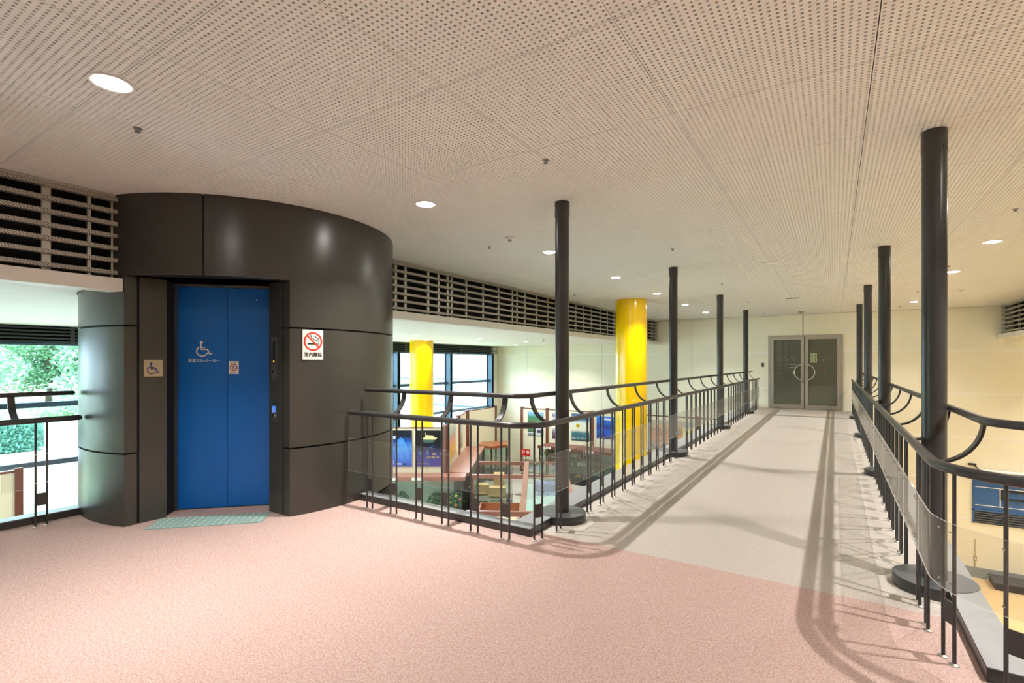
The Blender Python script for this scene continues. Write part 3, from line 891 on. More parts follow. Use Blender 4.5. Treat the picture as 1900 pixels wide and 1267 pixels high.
def railing(label, path, side, pairs, arms, sheets, upper):
    p0 = path.at(path.L/2)[0]
    r = root('railing', (p0[0],p0[1],0), label=label, cat='railing', group='charcoal steel railings')
    ox, oy = p0
    # handrails
    b = MB(); b.tube([(*path.at(t)[0],0.905) for t in path.pts(0,path.L)],0.0245,14,rounded=True); part('lower_handrail', b, M['rail'], r, world=True)
    b = MB(); b.tube([(*upper.at(t)[0],1.12) for t in upper.pts(0,upper.L)],0.0205,14,rounded=True); part('upper_handrail', b, M['rail'], r, world=True)
    for t in pairs:
        for d in (-0.037,0.037):
            p,_ = path.at(t+d); inst('baluster', BAR, (p[0]-ox,p[1]-oy,0), r)
        p,tg = path.at(t); inst('tie_plate', PLATE, (p[0]-ox,p[1]-oy,0), r, rz=math.atan2(tg[1],tg[0]))
    for t in arms:
        p,tg = path.at(t); a = math.atan2(tg[1],tg[0])
        # local +y must point outward
        rz = a+pi if side == 1 else a
        inst('bracket_arm', ARM, (p[0]-ox,p[1]-oy,0), r, rz=rz)
    for t0,t1 in sheets:
        b = MB(); ts = path.pts(t0,t1); vs=[]; fs=[]; es=[]
        for t in ts:
            for o in (-0.016,-0.0105):
                q,_ = path.off(t,o,side)
                vs += [(q[0],q[1],0.335),(q[0],q[1],0.655)]
        for i in range(len(ts)-1):
            a=4*i; c=a+4
            fs += [(a,c,c+1,a+1),(a+2,a+3,c+3,c+2)]; es += [(a+1,c+1,c+3,a+3),(a,a+2,c+2,c)]
        n=len(ts)-1
        es += [(0,1,3,2),(4*n,4*n+2,4*n+3,4*n+1)]
        b.add(vs,fs+es); b.mi = [0]*len(fs)+[1]*len(es)
        sh = part('acrylic_sheet', b, [M['acrylic'], M['acrylicedge']], r, world=True)
        b = MB(); got=False
        for t in pairs:
            for d in (-0.037,0.037):
                if t0 < t+d < t1:
                    q,_ = path.off(t+d,-0.018,side)
                    for z in (0.375,0.615): b.sphere((q[0],q[1],z),0.0055,6,4); got=True
        if got: part('bolts', b, M['chrome'], sh, world=True, kind='stuff')
    return r

P_ = 3.6824/12
# left: bridge edge, corner, platform edge up to the tower
pl = Path([('L',(-1.93,16.85),(-1.93,3.553)),('A',(-2.18,3.553),0.25,0,-pi/2),('L',(-2.18,3.303),(-4.02,3.303))])
s_of_y = lambda y: 16.85-y
pairs = []
k = -1
ypos = [4.0282+P_*i for i in range(-1, 42) if i % 12 != 0 and 4.0282+P_*i < 16.8]
pairs = [s_of_y(y) for y in ypos]
Ls = 16.85-3.553; La = 0.25*pi/2
pairs += [Ls+0.122, Ls+La+0.02] + [Ls+La+(-2.18+v) for v in (2.49,2.80,3.10,3.42,3.735)] if False else [Ls+0.122] + [Ls+La+(v-2.18) for v in (2.185,2.49,2.80,3.10,3.418,3.736)]
arms = [s_of_y(4.0282+P_*(1+3*i)) for i in range(0,14) if 4.0282+P_*(1+3*i) < 16.7] + [s_of_y(3.6), Ls+0.20*0+La*0.55] + [Ls+La+(v-2.18) for v in (2.31,2.89,3.47)]
arms = [a for a in arms if abs(a-(Ls+La*0.55)) > 1e-6]
sheets = []
t = 0.1
edges = [0.1]+[s_of_y(y) for y in (15.2,13.4,11.6,9.75,7.9,6.1,4.18)]+[Ls+0.05]
for a,c in zip(edges,edges[1:]): sheets.append((a+0.006,c-0.006))
sheets += [(Ls+0.065,Ls+La+0.80),(Ls+La+0.815,Ls+La+1.84)]
railing('long charcoal railing with acrylic sheet from elevator tower along left bridge edge', pl, 1, pairs, arms, sheets, Path([('L',(-2.12,16.85),(-2.12,3.633)),('A',(-2.26,3.633),0.14,0,-pi/2),('L',(-2.26,3.493),(-4.0,3.493))]))
# right: bridge edge, corner, platform edge running out to the right
pr = Path([('L',(0.41,16.85),(0.41,3.27)),('A',(0.86,3.27),0.45,pi,1.5*pi),('L',(0.86,2.82),(4.5,2.82))])
Lr = 16.85-3.27; Lra = 0.45*pi/2
ypos = [4.0282+P_*i for i in range(-2, 42) if i % 12 != 0 and 4.0282+P_*i < 16.8]
pairs = [s_of_y(y) for y in ypos] + [Lr+0.187, Lr+0.474] + [Lr+0.474+0.3*i for i in range(1,13)]
arms = [s_of_y(3.24)]+[s_of_y(4.1+0.92*i) for i in range(0,14)] + [Lr+0.62+0.6*i for i in range(0,6)]
edges = [0.1]+[s_of_y(y) for y in (15.2,13.4,11.6,9.75,7.9,6.1,3.62)]+[Lr+Lra+0.3,Lr+Lra+1.8,Lr+Lra+3.4]
sheets = [(a+0.006,c-0.006) for a,c in zip(edges,edges[1:])]
railing('charcoal railing with acrylic sheet curving round the near right corner of bridge', pr, -1, pairs, arms, sheets, Path([('L',(0.60,16.85),(0.60,3.27)),('A',(0.86,3.27),0.26,pi,1.5*pi),('L',(0.86,3.01),(4.5,3.01))]))
# far left of the tower
p3 = Path([('L',(-5.70,1.69),(-5.70,-3.9))])
pairs = [1.69-y for y in (1.437,1.135)]+[1.69-1.135+0.3*i for i in range(1,16)]
railing('short charcoal railing left of the elevator tower before the bright window', p3, 1, pairs, [1.69-1.29+0.6*i for i in range(8)], [(0.02,0.50),(0.515,2.3),(2.315,4.1)], Path([('L',(-5.89,1.70),(-5.89,-3.9))]))

# ================================================================== LIGHTS AND CEILING FITTINGS
def ring_mesh():
    b = MB(); b.lathe([(0.068,0.001),(0.094,-0.006),(0.100,-0.004),(0.100,0.0)],n=32); return mesh_of('trim_ring', b, M['fascia'])
RING = ring_mesh()
bl = MB(); bl.lathe([(0.0,0.004),(0.066,0.004),(0.068,-0.001)],n=32)
LENS = mesh_of('lens', bl, M['lens']); LENS2 = mesh_of('lens', bl, M['lens_side'])
def downlight(x, y, z, w, label, group, lens, warm):
    r = root('downlight', (x,y,z), label=label, cat='light', group=group)
    inst('trim_ring', RING, (0,0,-0.001), r)
    inst('lens', lens, (0,0,-0.006), r)
    l = bpy.data.lights.new('downlight_lamp', 'AREA'); l.shape = 'DISK'; l.size = 0.05; l.energy = w; l.color = warm; l.spread = R(115)
    o = bpy.data.objects.new('downlight_lamp', l); COL.objects.link(o); o.parent = r; o.location = (0,0,-0.014)
WARM = (1.0, 0.96, 0.905)
for x, side in ((-3.117,'left'),(1.575,'right')):
    for k in range(0, 7):
        nm = '%s counting away from the viewer' % ORD[k]
        downlight(x, 1.0563+2.3462*k, CEIL, DOWNLIGHT_W, 'round ceiling downlight in the row over the %s side, %s' % (side, nm), 'main ceiling downlights', LENS, WARM)
for x, side in ((-8.15,'nearer row'),(-10.08,'row by the windows')):
    for k in range(8):
        y = -1.2+2.45*k
        downlight(x, y, SOFF, SIDE_DOWNLIGHT_W, 'small downlight in low gallery ceiling, %s, %s toward the far wall' % (side, ORD[k]), 'gallery ceiling downlights', LENS2, WARM)
for k in range(7):
    downlight(5.9, 0.4+2.6*k, SOFF, SIDE_DOWNLIGHT_W*2.4, 'round downlight in low ceiling of the right hall, %s of seven' % ORD[k], 'hall ceiling downlights', LENS2, WARM)

bs = MB(); bs.lathe([(0.0,0.0),(0.032,0.0),(0.030,-0.004),(0.012,-0.006),(0.010,-0.022),(0.021,-0.024),(0.021,-0.030),(0.0,-0.032)][::-1],n=16)
SPR = mesh_of('sprinkler', bs, [M['steel']])
spots = [(-3.587,1.347,'near the first downlight above the tower'),(-3.603,5.091,'beside the smoke detector'),(-4.648,9.695,'close to the long louver band')]
spots += [(-1.72,3.12+3.305*k,'over the left side of bridge, %s from the viewer' % ORD[k]) for k in range(5)]
spots += [(1.42,6.485+3.27*k,'right of the bridge, %s from the viewer' % ORD[k]) for k in range(4)]
for x,y,l in spots:
    o = inst('sprinkler', SPR, (x,y,CEIL), scale=(0.8,0.8,0.8)); tag(o, 'tiny chrome sprinkler in the ceiling '+l, 'sprinkler', 'ceiling sprinklers')
for x,y,l in ((-3.126,4.822,'white round smoke detector on ceiling near the second downlight'),(2.075,12.987,'white round smoke detector on ceiling right of the bridge')):
    r = root('smoke_detector', (x,y,CEIL), label=l, cat='detector', group='smoke detectors')
    b = MB(); b.lathe([(0.0,-0.030),(0.045,-0.028),(0.052,-0.020),(0.055,0.0)],n=24); part('housing', b, M['white'], r)
    b = MB(); b.lathe([(0.0,-0.048),(0.018,-0.046),(0.026,-0.030)],n=20); part('sensor', b, M['steel'], r)
r = root('ceiling_sensor', (-0.785,12.82,CEIL), label='slim white slot sensor on ceiling before the glass door', cat='sensor')
b = MB(); b.box(-0.14,0.14,-0.06,0.06,-0.02,0); part('housing', b, M['white'], r)
b = MB(); b.box(-0.12,0.12,-0.062,-0.058,-0.016,-0.004); part('slot', b, M['black'], r)
r = root('ceiling_cover', (-0.776,8.114,CEIL), label='flat round cover plate flush on ceiling over bridge', cat='cover')
b = MB(); b.cyl(0,0,-0.006,0,0.11,32); part('disc', b, M['tile'], r)
r = root('door_sensor', (-0.80,16.35,CEIL), label='small beige dome sensor on ceiling by the glass door', cat='sensor')
b = MB(); b.lathe([(0.0,-0.06),(0.03,-0.055),(0.05,-0.035),(0.05,-0.03),(0.07,-0.025),(0.07,0.0)],n=20); part('dome', b, M['plate'], r)
r = root('intercom', (-1.872,YW-0.001,1.25), label='small grey control plate on cream wall left of glass door', cat='switch')
b = MB(); b.box(-0.035,0.035,-0.02,0,0,0.13); part('plate', b, M['steel'], r)
b = MB(); b.box(-0.02,0.02,-0.024,-0.02,0.05,0.10); part('screen', b, M['black'], r)
for x,y,l in ((-7.0,12.5,'left'),(-5.9,13.9,'right')):
    r = root('gallery_camera', (x,y,SOFF), label='white dome camera under low gallery ceiling, the %s one' % l, cat='camera')
    b = MB(); b.lathe([(0.0,-0.085),(0.03,-0.08),(0.045,-0.05),(0.05,-0.04),(0.06,-0.035),(0.06,0.0)],n=18); part('dome', b, M['white'], r)

# ================================================================== RIGHT LOWER HALL
w = root('window_20', (4.09, YW, -2.72), kind='structure')
b = MB(); b.box(2.98,5.2,YW+0.018,YW+0.026,-2.72,-1.40); part('backing', b, M['black'], w, world=True)
for k in range(2):
    x0 = 2.98+1.11*k; x1 = x0+1.11
    b = MB()
    b.box(x0,x0+0.035,YW-0.03,YW+0.018,-2.72,-1.40); b.box(x1-0.035,x1,YW-0.03,YW+0.018,-2.72,-1.40)
    b.box(x0,x1,YW-0.03,YW+0.018,-2.40,-2.36); b.box(x0,x1,YW-0.03,YW+0.018,-1.44,-1.40)
    fr_ = part('sash', b, M['bluewin'], w, world=True)
    b = MB(); b.box(x0+0.035,x1-0.035,YW-0.005,YW+0.002,-2.36,-1.44); part('pane', b, M['bluewin'], w, world=True)
    b = MB(); b.box(x0+0.06,x1-0.06,YW-0.014,YW-0.006,-2.26,-2.245); b.box(x0+0.06,x1-0.06,YW-0.014,YW-0.006,-1.80,-1.785); b.box(x0+0.52,x0+0.54,YW-0.014,YW-0.006,-2.245,-1.80)
    part('glazing_bar', b, M['joint'], w, world=True)
    for q in range(5):
        b = MB(); b.obox((x0+0.035,YW-0.028,-2.70+0.06*q),(1.04,0,0),(0,0.03,0.045),(0,-0.004,0.006)); part('vent_blade', b, M['darklouver'], w, world=True)
b = MB()
b.box(3.52,4.15,YW-0.032,YW-0.008,-2.06,-2.02); b.box(3.52,4.15,YW-0.032,YW-0.008,-1.86,-1.82); b.box(3.52,3.56,YW-0.032,YW-0.008,-2.02,-1.86); b.box(4.11,4.15,YW-0.032,YW-0.008,-2.02,-1.86)
part('hopper_frame', b, M['black'], w, world=True)
r = root('curtain_rail', (4.2,YW,-1.36), label='white pipe rail on brackets above the blue window, lower right', cat='rail')
b = MB(); b.tube([(3.12,YW-0.12,-1.36),(5.4,YW-0.12,-1.36)],0.035,12); part('pipe', b, M['joint'], r, world=True)
b = MB(); b.tube([(3.10,YW-0.12,-1.36),(3.06,YW-0.1,-1.29),(2.98,YW-0.02,-1.22)],0.014,8); b.box(2.90,3.06,YW-0.03,YW,-1.25,-1.20); part('bracket', b, M['black'], r, world=True)
for x,l in ((2.901,'white wall switch low on the lower hall wall, left of the conduit'),(3.04,'beige socket box with conduit low on the lower hall wall')):
    r = root('wall_socket', (x,YW,-3.70), label=l, cat='socket', group='wall sockets')
    b = MB(); b.box(-0.035,0.035,-0.012,0,0,0.12); part('plate', b, M['white'] if x < 3 else M['plate'], r)
    b = MB(); b.box(-0.015,0.015,-0.016,-0.012,0.035,0.085); part('rocker', b, M['paper'], r)
    if x > 3:
        b = MB(); b.box(-0.008,0.008,-0.012,0,0.12,0.55); b.box(-0.012,0.006,-0.016,0,-0.40,0); part('conduit', b, M['plate'], r)
r = root('low_step', (4.0,YW-0.42,LOW_R), label='dark wooden low step box against the lower hall wall', cat='step')
b = MB(); b.box(-0.72,1.2,-0.3,0.3,0,0.16); part('body', b, M['black'], r)
for k in range(3):
    b = MB(); b.box(-0.74,1.22,-0.32+0.215*k,-0.115+0.215*k,0.16,0.185); part('board', b, M['darklouver'], r)

# ================================================================== LOWER GALLERY EXHIBITION
TOPZ, CNT = -0.39, -1.65
def partition(label, pts, post=0.05):
    r = root('display_partition', (*pts[0],LOW_L), label=label, cat='partition', group='exhibition partitions')
    for i,(x,y) in enumerate(pts):
        b = MB(); b.box(x-post,x+post,y-post,y+post,LOW_L,TOPZ+0.03); part('post', b, M['brown'], r, world=True)
    for (x0,y0),(x1,y1) in zip(pts,pts[1:]):
        d = Vector((x1-x0,y1-y0,0)); L = d.length; d.normalize(); n = Vector((-d.y,d.x,0))
        a = Vector((x0,y0,LOW_L+0.05))+d*post-n*0.015
        b = MB(); b.obox(a,d*(L-2*post),n*0.03,(0,0,TOPZ-LOW_L-0.09)); part('panel', b, M['linen'], r, world=True)
        b = MB(); b.obox(a+Vector((0,0,TOPZ-LOW_L-0.09))-n*0.005,d*(L-2*post),n*0.04,(0,0,0.035)); part('top_rail', b, M['brown'], r, world=True)
    return r
WA = Vector((0.8413,0.5406,0)); NA = Vector((0.5406,-0.8413,0)); PA = Vector((-10.264,9.875,0))
la = lambda l,d=0.0: tuple((PA+WA*l+NA*d))[:2]
partition('cream partition with brown end post behind the two dark posters', [la(-3.0,-0.04),la(-1.5,-0.04),la(1.46,-0.04)])
partition('angled cream partition carrying the two pastel paintings', [(-9.255,10.94),(-10.5,13.06),(-11.35,14.55)])
partition('plain cream partition standing before the far gallery windows', [(-11.46,14.78),(-11.6,16.80)])
partition('long cream partition with brown posts along the far gallery wall', [(-10.41,16.95),(-9.27,16.95),(-7.41,16.95),(-5.55,16.95),(-3.7,16.95),(-2.5,16.95)])
partition('cream partition with brown post by the window, left of the tower', [(-11.45,1.0),(-11.45,2.60)])

def counter(label, poly, z1=CNT, th=0.095, top=M['brownlite'], inset=0.05, back=None, cards=()):
    x0 = sum(p[0] for p in poly)/len(poly); y0 = sum(p[1] for p in poly)/len(poly)
    r = root('display_counter', (x0,y0,LOW_L), label=label, cat='counter', group='exhibition counters')
    b = MB(); b.prism(poly, z1-th, z1); part('top', b, top, r, world=True)
    shr = lambda q,k: [(x0+(x-x0)*k, y0+(y-y0)*k) for x,y in q]
    inn = shr(poly,0.96)
    b = MB(); b.prism(inn, LOW_L, LOW_L+0.22); part('base', b, M['black'], r, world=True)
    n = len(inn)
    for i in range(n):
        a,c = Vector((*inn[i],0)),Vector((*inn[(i+1)%n],0)); d = (c-a); L = d.length; d.normalize(); nn = Vector((-d.y,d.x,0))
        b = MB(); b.obox(a+Vector((0,0,LOW_L+0.22)),d*L,nn*0.008,(0,0,z1-th-LOW_L-0.22)); part('glass_side', b, M['caseglass'], r, world=True)
        b = MB(); b.box(a.x-0.02,a.x+0.02,a.y-0.02,a.y+0.02,LOW_L,z1-th); part('frame_post', b, M['black'], r, world=True)
    return r
ca = [la(-1.6,0.0),la(2.05,0.0),la(2.05,0.535),la(-1.6,0.535)]
rA = counter('rosewood topped glass counter in front of the two dark posters', ca)
b = MB(); b.obox((*la(-1.5,0.03),LOW_L+0.23),WA*3.2,NA*0.01,(0,0,0.95)); part('back_cloth', b, M['fabric'], rA, world=True)
for l in (0.0,0.72,1.0):
    pass
for l in (-0.05,0.64):
    b = MB(); b.obox((*la(l,0.537),CNT-0.085),WA*0.26,NA*0.006,(0,0,0.075)); part('name_card', b, M['paper'], rA, world=True)
rB = counter('rosewood topped counter running beneath the pastel paintings', [(-8.50,11.02),(-10.70,14.80),(-11.25,14.45),(-9.10,10.78)])
rT = counter('polished brown corner table with glass case in the far corner', [(-10.76,16.39),(-10.17,15.55),(-10.46,14.90),(-11.1,14.95),(-11.40,15.6)], top=M['orangewood'])
rC = counter('long brown counter with glass cabinets along the far gallery wall', [(-9.15,15.98),(-9.15,16.84),(-4.9,16.84),(-4.9,15.98)], top=M['brown'])
b = MB(); b.box(-9.0,-5.0,16.74,16.76,LOW_L+0.23,CNT-0.1); part('back_cloth', b, M['fabric'], rC, world=True)
for z in (-2.30,-2.02):
    b = MB(); b.box(-9.0,-5.0,16.1,16.72,z,z+0.008); part('glass_shelf', b, M['caseglass'], rC, world=True)
for x in (-8.15,-7.15,-6.15):
    b = MB(); b.box(x-0.02,x+0.02,15.99,16.03,LOW_L,CNT-0.095); part('frame_post', b, M['black'], rC, world=True)
for x in (-8.9,-8.1,-7.25,-6.3):
    b = MB(); b.box(x,x+0.30,15.972,15.98,CNT-0.085,CNT-0.01); cd = part('name_card', b, M['paper'], rC, world=True)
    b = MB()
    for k in range(3): b.box(x+0.06+0.07*k,x+0.10+0.07*k,15.970,15.972,CNT-0.065,CNT-0.03)
    part('card_print', b, M['ink'], cd, world=True)

# posters -------------------------------------------------------------
def pmat(name, stops, nscale=6, namt=0.35, detail=6, distort=0.8, h=1.0):
    """poster print: colour bands by height, broken up by noise"""
    m = bpy.data.materials.new(name); m.use_nodes = True
    nt = m.node_tree; b = nt.nodes['Principled BSDF']; b.inputs['Roughness'].default_value = 0.4
    tc = nt.nodes.new('ShaderNodeTexCoord'); sp = nt.nodes.new('ShaderNodeSeparateXYZ')
    nt.links.new(tc.outputs['Generated'], sp.inputs[0])
    n = nt.nodes.new('ShaderNodeTexNoise'); n.inputs['Scale'].default_value = nscale; n.inputs['Detail'].default_value = detail; n.inputs['Distortion'].default_value = distort
    nt.links.new(tc.outputs['Generated'], n.inputs['Vector'])
    a = nt.nodes.new('ShaderNodeMath'); a.operation = 'MULTIPLY_ADD'; a.inputs[1].default_value = namt*2
    nt.links.new(n.outputs['Fac'], a.inputs[0])
    s2 = nt.nodes.new('ShaderNodeMath'); s2.operation = 'SUBTRACT'; s2.inputs[1].default_value = namt
    nt.links.new(sp.outputs['Z'], s2.inputs[0]); nt.links.new(s2.outputs[0], a.inputs[2])
    r = nt.nodes.new('ShaderNodeValToRGB'); e = r.color_ramp.elements
    e[0].position = stops[0][0]; e[0].color = (*lin(stops[0][1]),1)
    e[1].position = stops[-1][0]; e[1].color = (*lin(stops[-1][1]),1)
    for p,c in stops[1:-1]:
        k = e.new(p); k.color = (*lin(c),1)
    nt.links.new(a.outputs[0], r.inputs['Fac']); nt.links.new(r.outputs['Color'], b.inputs['Base Color'])
    return m
def poster(label, loc, rz, w, h, m, border=0.0):
    r = root('poster', loc, rz, label, 'poster', 'exhibition posters')
    b = MB(); b.box(-w/2,w/2,-0.004,0,0,h); sh = part('sheet', b, M['paper'] if border else m, r)
    if border:
        b = MB(); b.box(-w/2+border,w/2-border,-0.005,-0.004,border,h-border); part('print', b, m, r)
    return r
rzA = math.atan2(WA.y,WA.x)
p_blue = pmat('blue_aurora_print', [(0.0,(30,70,200)),(0.25,(40,110,215)),(0.45,(70,150,235)),(0.62,(30,80,170)),(0.78,(14,26,60)),(1.0,(8,12,24))], 2.6, 0.32)
p_dark = pmat('night_boat_print', [(0.0,(70,66,150)),(0.2,(62,60,150)),(0.42,(44,44,104)),(0.55,(22,26,40)),(0.8,(14,16,18)),(1.0,(26,28,26))], 3, 0.12)
q = la(0.16,0.0); r = poster('blue glowing waterfall poster behind the first railing bars, beside the tower', (q[0],q[1],-1.474), rzA, 0.76, 0.993, p_blue)
b = MB(); b.vprism([(-0.10,0.16),(0.33,0.16),(0.28,0.40),(0.22,0.62),(0.14,0.76),(0.06,0.80),(-0.02,0.72),(-0.06,0.5)],-0.0055,-0.004); part('waterfall_print', b, pmat('pale_blue_print',[(0,(40,100,215)),(0.5,(90,165,240)),(1,(60,130,225))],4,0.4), r)
b = MB(); b.disc(-0.10,0.80,0.05,-0.0062,-0.004); part('moon_print', b, mat('pale_moon',(190,205,220),0.6), r)
lettering('川', 0.13, M['paper'], r, (-0.17,-0.0075,0.10))
b = MB(); b.box(0.12,0.23,-0.0062,-0.004,0.04,0.09); part('badge_print', b, M['ink'], r)
b = MB(); b.box(-0.06,0.10,-0.0062,-0.004,0.05,0.06); b.box(-0.06,0.08,-0.0062,-0.004,0.08,0.092); part('fine_print', b, M['paper'], r)
q = la(1.0,0.0); r = poster('night poster of a lit fishing boat with yellow lettering', (q[0],q[1],-1.474), rzA, 0.67, 0.993, p_dark)
b = MB(); b.vprism([(-0.22,0.79),(-0.17,0.74),(0.20,0.74),(0.24,0.80),(0.16,0.80),(0.14,0.85),(-0.08,0.87),(-0.10,0.80)],-0.0055,-0.004); b.box(-0.09,-0.075,-0.0055,-0.004,0.87,0.93); part('boat_print', b, mat('lit_boat_print',(236,226,160),0.6), r)
b = MB(); b.vprism([(-0.19,0.735),(0.17,0.735),(0.12,0.66),(-0.12,0.66)],-0.005,-0.004); part('reflection_print', b, mat('teal_reflection',(70,110,96),0.6), r)
b = MB(); b.vprism([(-0.31,0.42),(-0.22,0.36),(-0.17,0.28),(-0.24,0.33)],-0.0055,-0.004); b.vprism([(0.02,0.46),(0.10,0.55),(0.16,0.60),(0.06,0.53)],-0.0055,-0.004); b.vprism([(-0.05,0.36),(0.0,0.48),(-0.02,0.34)],-0.0055,-0.004); part('squid_print', b, mat('cyan_print',(70,160,210),0.5), r)
lettering('ほたるいか', 0.068, M['yprint'], r, (0.12,-0.0065,0.25), bold=0.001)
lettering('発光', 0.06, M['yprint'], r, (0.15,-0.0065,0.34), bold=0.001)
b = MB(); b.box(-0.29,0.0,-0.0055,-0.004,0.07,0.08); part('fine_print', b, M['yprint'], r)
# pastel paintings on the angled partition (facing +x, -y side)
dB = Vector((-10.5+9.255,13.06-10.94,0)).normalized(); rzB = math.atan2(-dB.y,-dB.x)+pi
nB = Vector((dB.y,-dB.x,0))
for (t,wd,l,m) in ((0.95,1.5,'tall painting with orange and pink washes on the angled partition',pmat('orange_pink_wash',[(0,(206,190,120)),(0.3,(224,170,70)),(0.55,(214,150,150)),(0.8,(170,186,170)),(1,(190,200,190))],3,0.4)),
                   (3.2,1.2,'grey green painting nearer the windows on the angled partition',pmat('grey_green_wash',[(0,(110,120,90)),(0.35,(170,180,150)),(0.6,(196,200,206)),(1,(150,170,170))],3,0.4))):
    q = Vector((-9.255,10.94,0))+dB*t+nB*0.022
    poster(l, (q.x,q.y,-1.52), math.atan2(dB.y,dB.x), wd, 1.02, m)
fy = 16.93
land = pmat('green_hill_photo', [(0,(70,80,60)),(0.3,(90,130,90)),(0.55,(50,130,90)),(0.75,(120,170,190)),(1,(150,190,220))],7,0.2)
sea = pmat('sea_view_photo', [(0,(40,80,90)),(0.3,(70,120,130)),(0.4,(225,225,200)),(0.65,(215,222,214)),(0.8,(60,110,160)),(1,(50,100,160))],7,0.06)
mono = pmat('mono_village_photo', [(0,(60,50,60)),(0.35,(90,80,100)),(0.5,(220,214,220)),(0.75,(110,120,150)),(1,(190,210,235))],8,0.25)
whale = pmat('blue_whale_photo', [(0,(235,236,230)),(0.16,(235,236,230)),(0.2,(20,50,110)),(0.45,(40,100,200)),(0.6,(30,50,140)),(0.85,(30,110,215)),(1,(40,130,225))],4,0.07)
r = poster('poster with green hillside photo above small photos, on far partition', (-9.783,fy,-1.475), 0, 0.74, 0.955, M['paper'])
b = MB(); b.box(-0.36,0.36,-0.006,-0.004,0.46,0.945); part('hill_photo', b, land, r)
for k,(x0,x1,z0,z1) in enumerate(((-0.36,0.02,0.14,0.43),(0.05,0.36,0.14,0.43),(-0.34,-0.18,0.01,0.12),(-0.15,0.02,0.01,0.12),(0.04,0.19,0.01,0.12),(0.21,0.36,0.01,0.12))):
    b = MB(); b.box(x0,x1,-0.006,-0.004,z0,z1); part('small_photo', b, (land,mono,mono,land,sea,land)[k], r)
r = poster('grey village photo poster, half hidden behind the nearest left column', (-8.72,fy,-1.52), 0, 0.70, 1.02, M['paper'])
b = MB(); b.box(-0.34,0.34,-0.006,-0.004,0.55,1.0); part('photo', b, mono, r)
b = MB(); b.box(-0.34,0.34,-0.006,-0.004,0.02,0.42); part('photo', b, pmat('harbour_photo',[(0,(50,40,50)),(0.5,(120,90,110)),(1,(200,200,210))],9,0.4), r)
r = poster('pale sea view poster with yellow flower right of the nearest left column', (-7.88,fy,-1.50), 0, 0.72, 1.0, sea)
b = MB()
for a in range(5): b.disc(-0.10+0.05*cos(a*1.26),0.56+0.04*sin(a*1.26),0.04,-0.0055,-0.004,12)
part('flower_print', b, mat('flower_yellow',(240,205,40),0.5), r)
for k in range(4):
    b = MB(); b.box(-0.33+0.17*k,-0.19+0.17*k,-0.006,-0.004,0.03,0.12); part('small_photo', b, (mono,land,mono,land)[k], r)
r = poster('deep blue whale poster left of the big yellow pillar', (-6.88,fy,-1.53), 0, 0.72, 0.99, whale)
b = MB(); b.vprism([(-0.20,0.66),(-0.10,0.60),(0.12,0.44),(0.22,0.32),(0.10,0.30),(-0.16,0.40),(-0.2,0.33),(-0.22,0.40)],-0.0055,-0.004); part('whale_print', b, mat('whale_print',(40,90,205),0.5), r)
lettering('SPACE', 0.11, M['paper'], r, (0.05,-0.006,0.88)) if False else None
b = MB(); b.box(-0.10,0.26,-0.0055,-0.004,0.86,0.885); b.box(-0.10,0.20,-0.0055,-0.004,0.90,0.925); part('title_print', b, M['paper'], r)
r = poster('mottled orange and grey collage poster right of the big yellow pillar', (-4.75,fy,-1.55), 0, 1.1, 1.0, pmat('collage_print',[(0,(150,140,140)),(0.3,(200,170,150)),(0.5,(220,150,90)),(0.62,(140,110,120)),(0.8,(215,180,120)),(1,(180,176,170))],16,0.6,8))
r = poster('yellow diagram chart poster beyond the second left column', (-4.05+0.02,fy,-1.10), 0, 0.34, 0.55, pmat('chart_print',[(0,(214,206,150)),(0.6,(226,216,160)),(0.7,(170,176,180)),(1,(176,182,186))],4,0.05))
r = poster('blue poster low on the window partition, left edge of picture', (-11.41,1.95,-1.75), R(90), 0.6, 0.95, pmat('blue_card',[(0,(20,80,180)),(0.6,(60,120,200)),(1,(190,205,220))],3,0.08))

# middle island: rosewood rails around a long glass case
isl = root('island_display', (-5.38,8.76,LOW_L), R(30), 'long rosewood railed glass display island in the lower gallery', 'display case')
zt = CNT-LOW_L
def ibox(name, m, x0,x1,y0,y1,z0,z1):
    b = MB(); b.box(x0,x1,y0,y1,z0,z1); return part(name, b, m, isl)
ibox('long_rail', M['brownlite'], -0.06,0.07,-0.05,5.2,zt-0.09,zt)
ibox('long_rail', M['brownlite'], 1.03,1.16,-0.05,5.2,zt-0.09,zt)
for y in (5.12,3.32,0.0):
    ibox('cross_rail', M['brownlite'], -1.5 if y else -1.15,-0.06,y-0.045,y+0.045,zt-0.10,zt-0.002)
    ibox('cross_rail', M['brownlite'], 0.07,1.03,y-0.045,y+0.045,zt-0.10,zt-0.002)
ibox('case_base', M['paleblue'], 0.0,1.1,0.0,5.15,0.0,0.55)
ibox('glass_top', M['caseglass'], 0.07,1.03,0.045,5.07,zt-0.03,zt-0.02)
for x in (0.0,1.09): ibox('glass_side', M['caseglass'], x,x+0.008,0.0,5.15,0.55,zt-0.09)
for x,y in ((-1.45,5.12),(-1.45,3.32),(-1.1,0.0),(0.0,0.0),(1.1,0.0)): ibox('post', M['brown'], x-0.04,x+0.04,y-0.04,y+0.04,0.0,zt-0.1)
for k,(y,x,wx,wy) in enumerate(((0.6,0.3,0.45,0.3),(1.3,0.55,0.3,0.4),(2.0,0.25,0.5,0.35),(2.7,0.4,0.4,0.3),(3.9,0.3,0.55,0.4))):
    ibox('document', (M['paper'],M['paper'],M['white'],M['paper'],mat('blue_doc',(90,130,200),0.6))[k], x,x+wx,y,y+wy,0.551,0.556+0.002*k)
ibox('open_box', mat('blue_box',(70,90,190),0.5), 0.25,0.85,4.3,4.8,0.551,0.75)
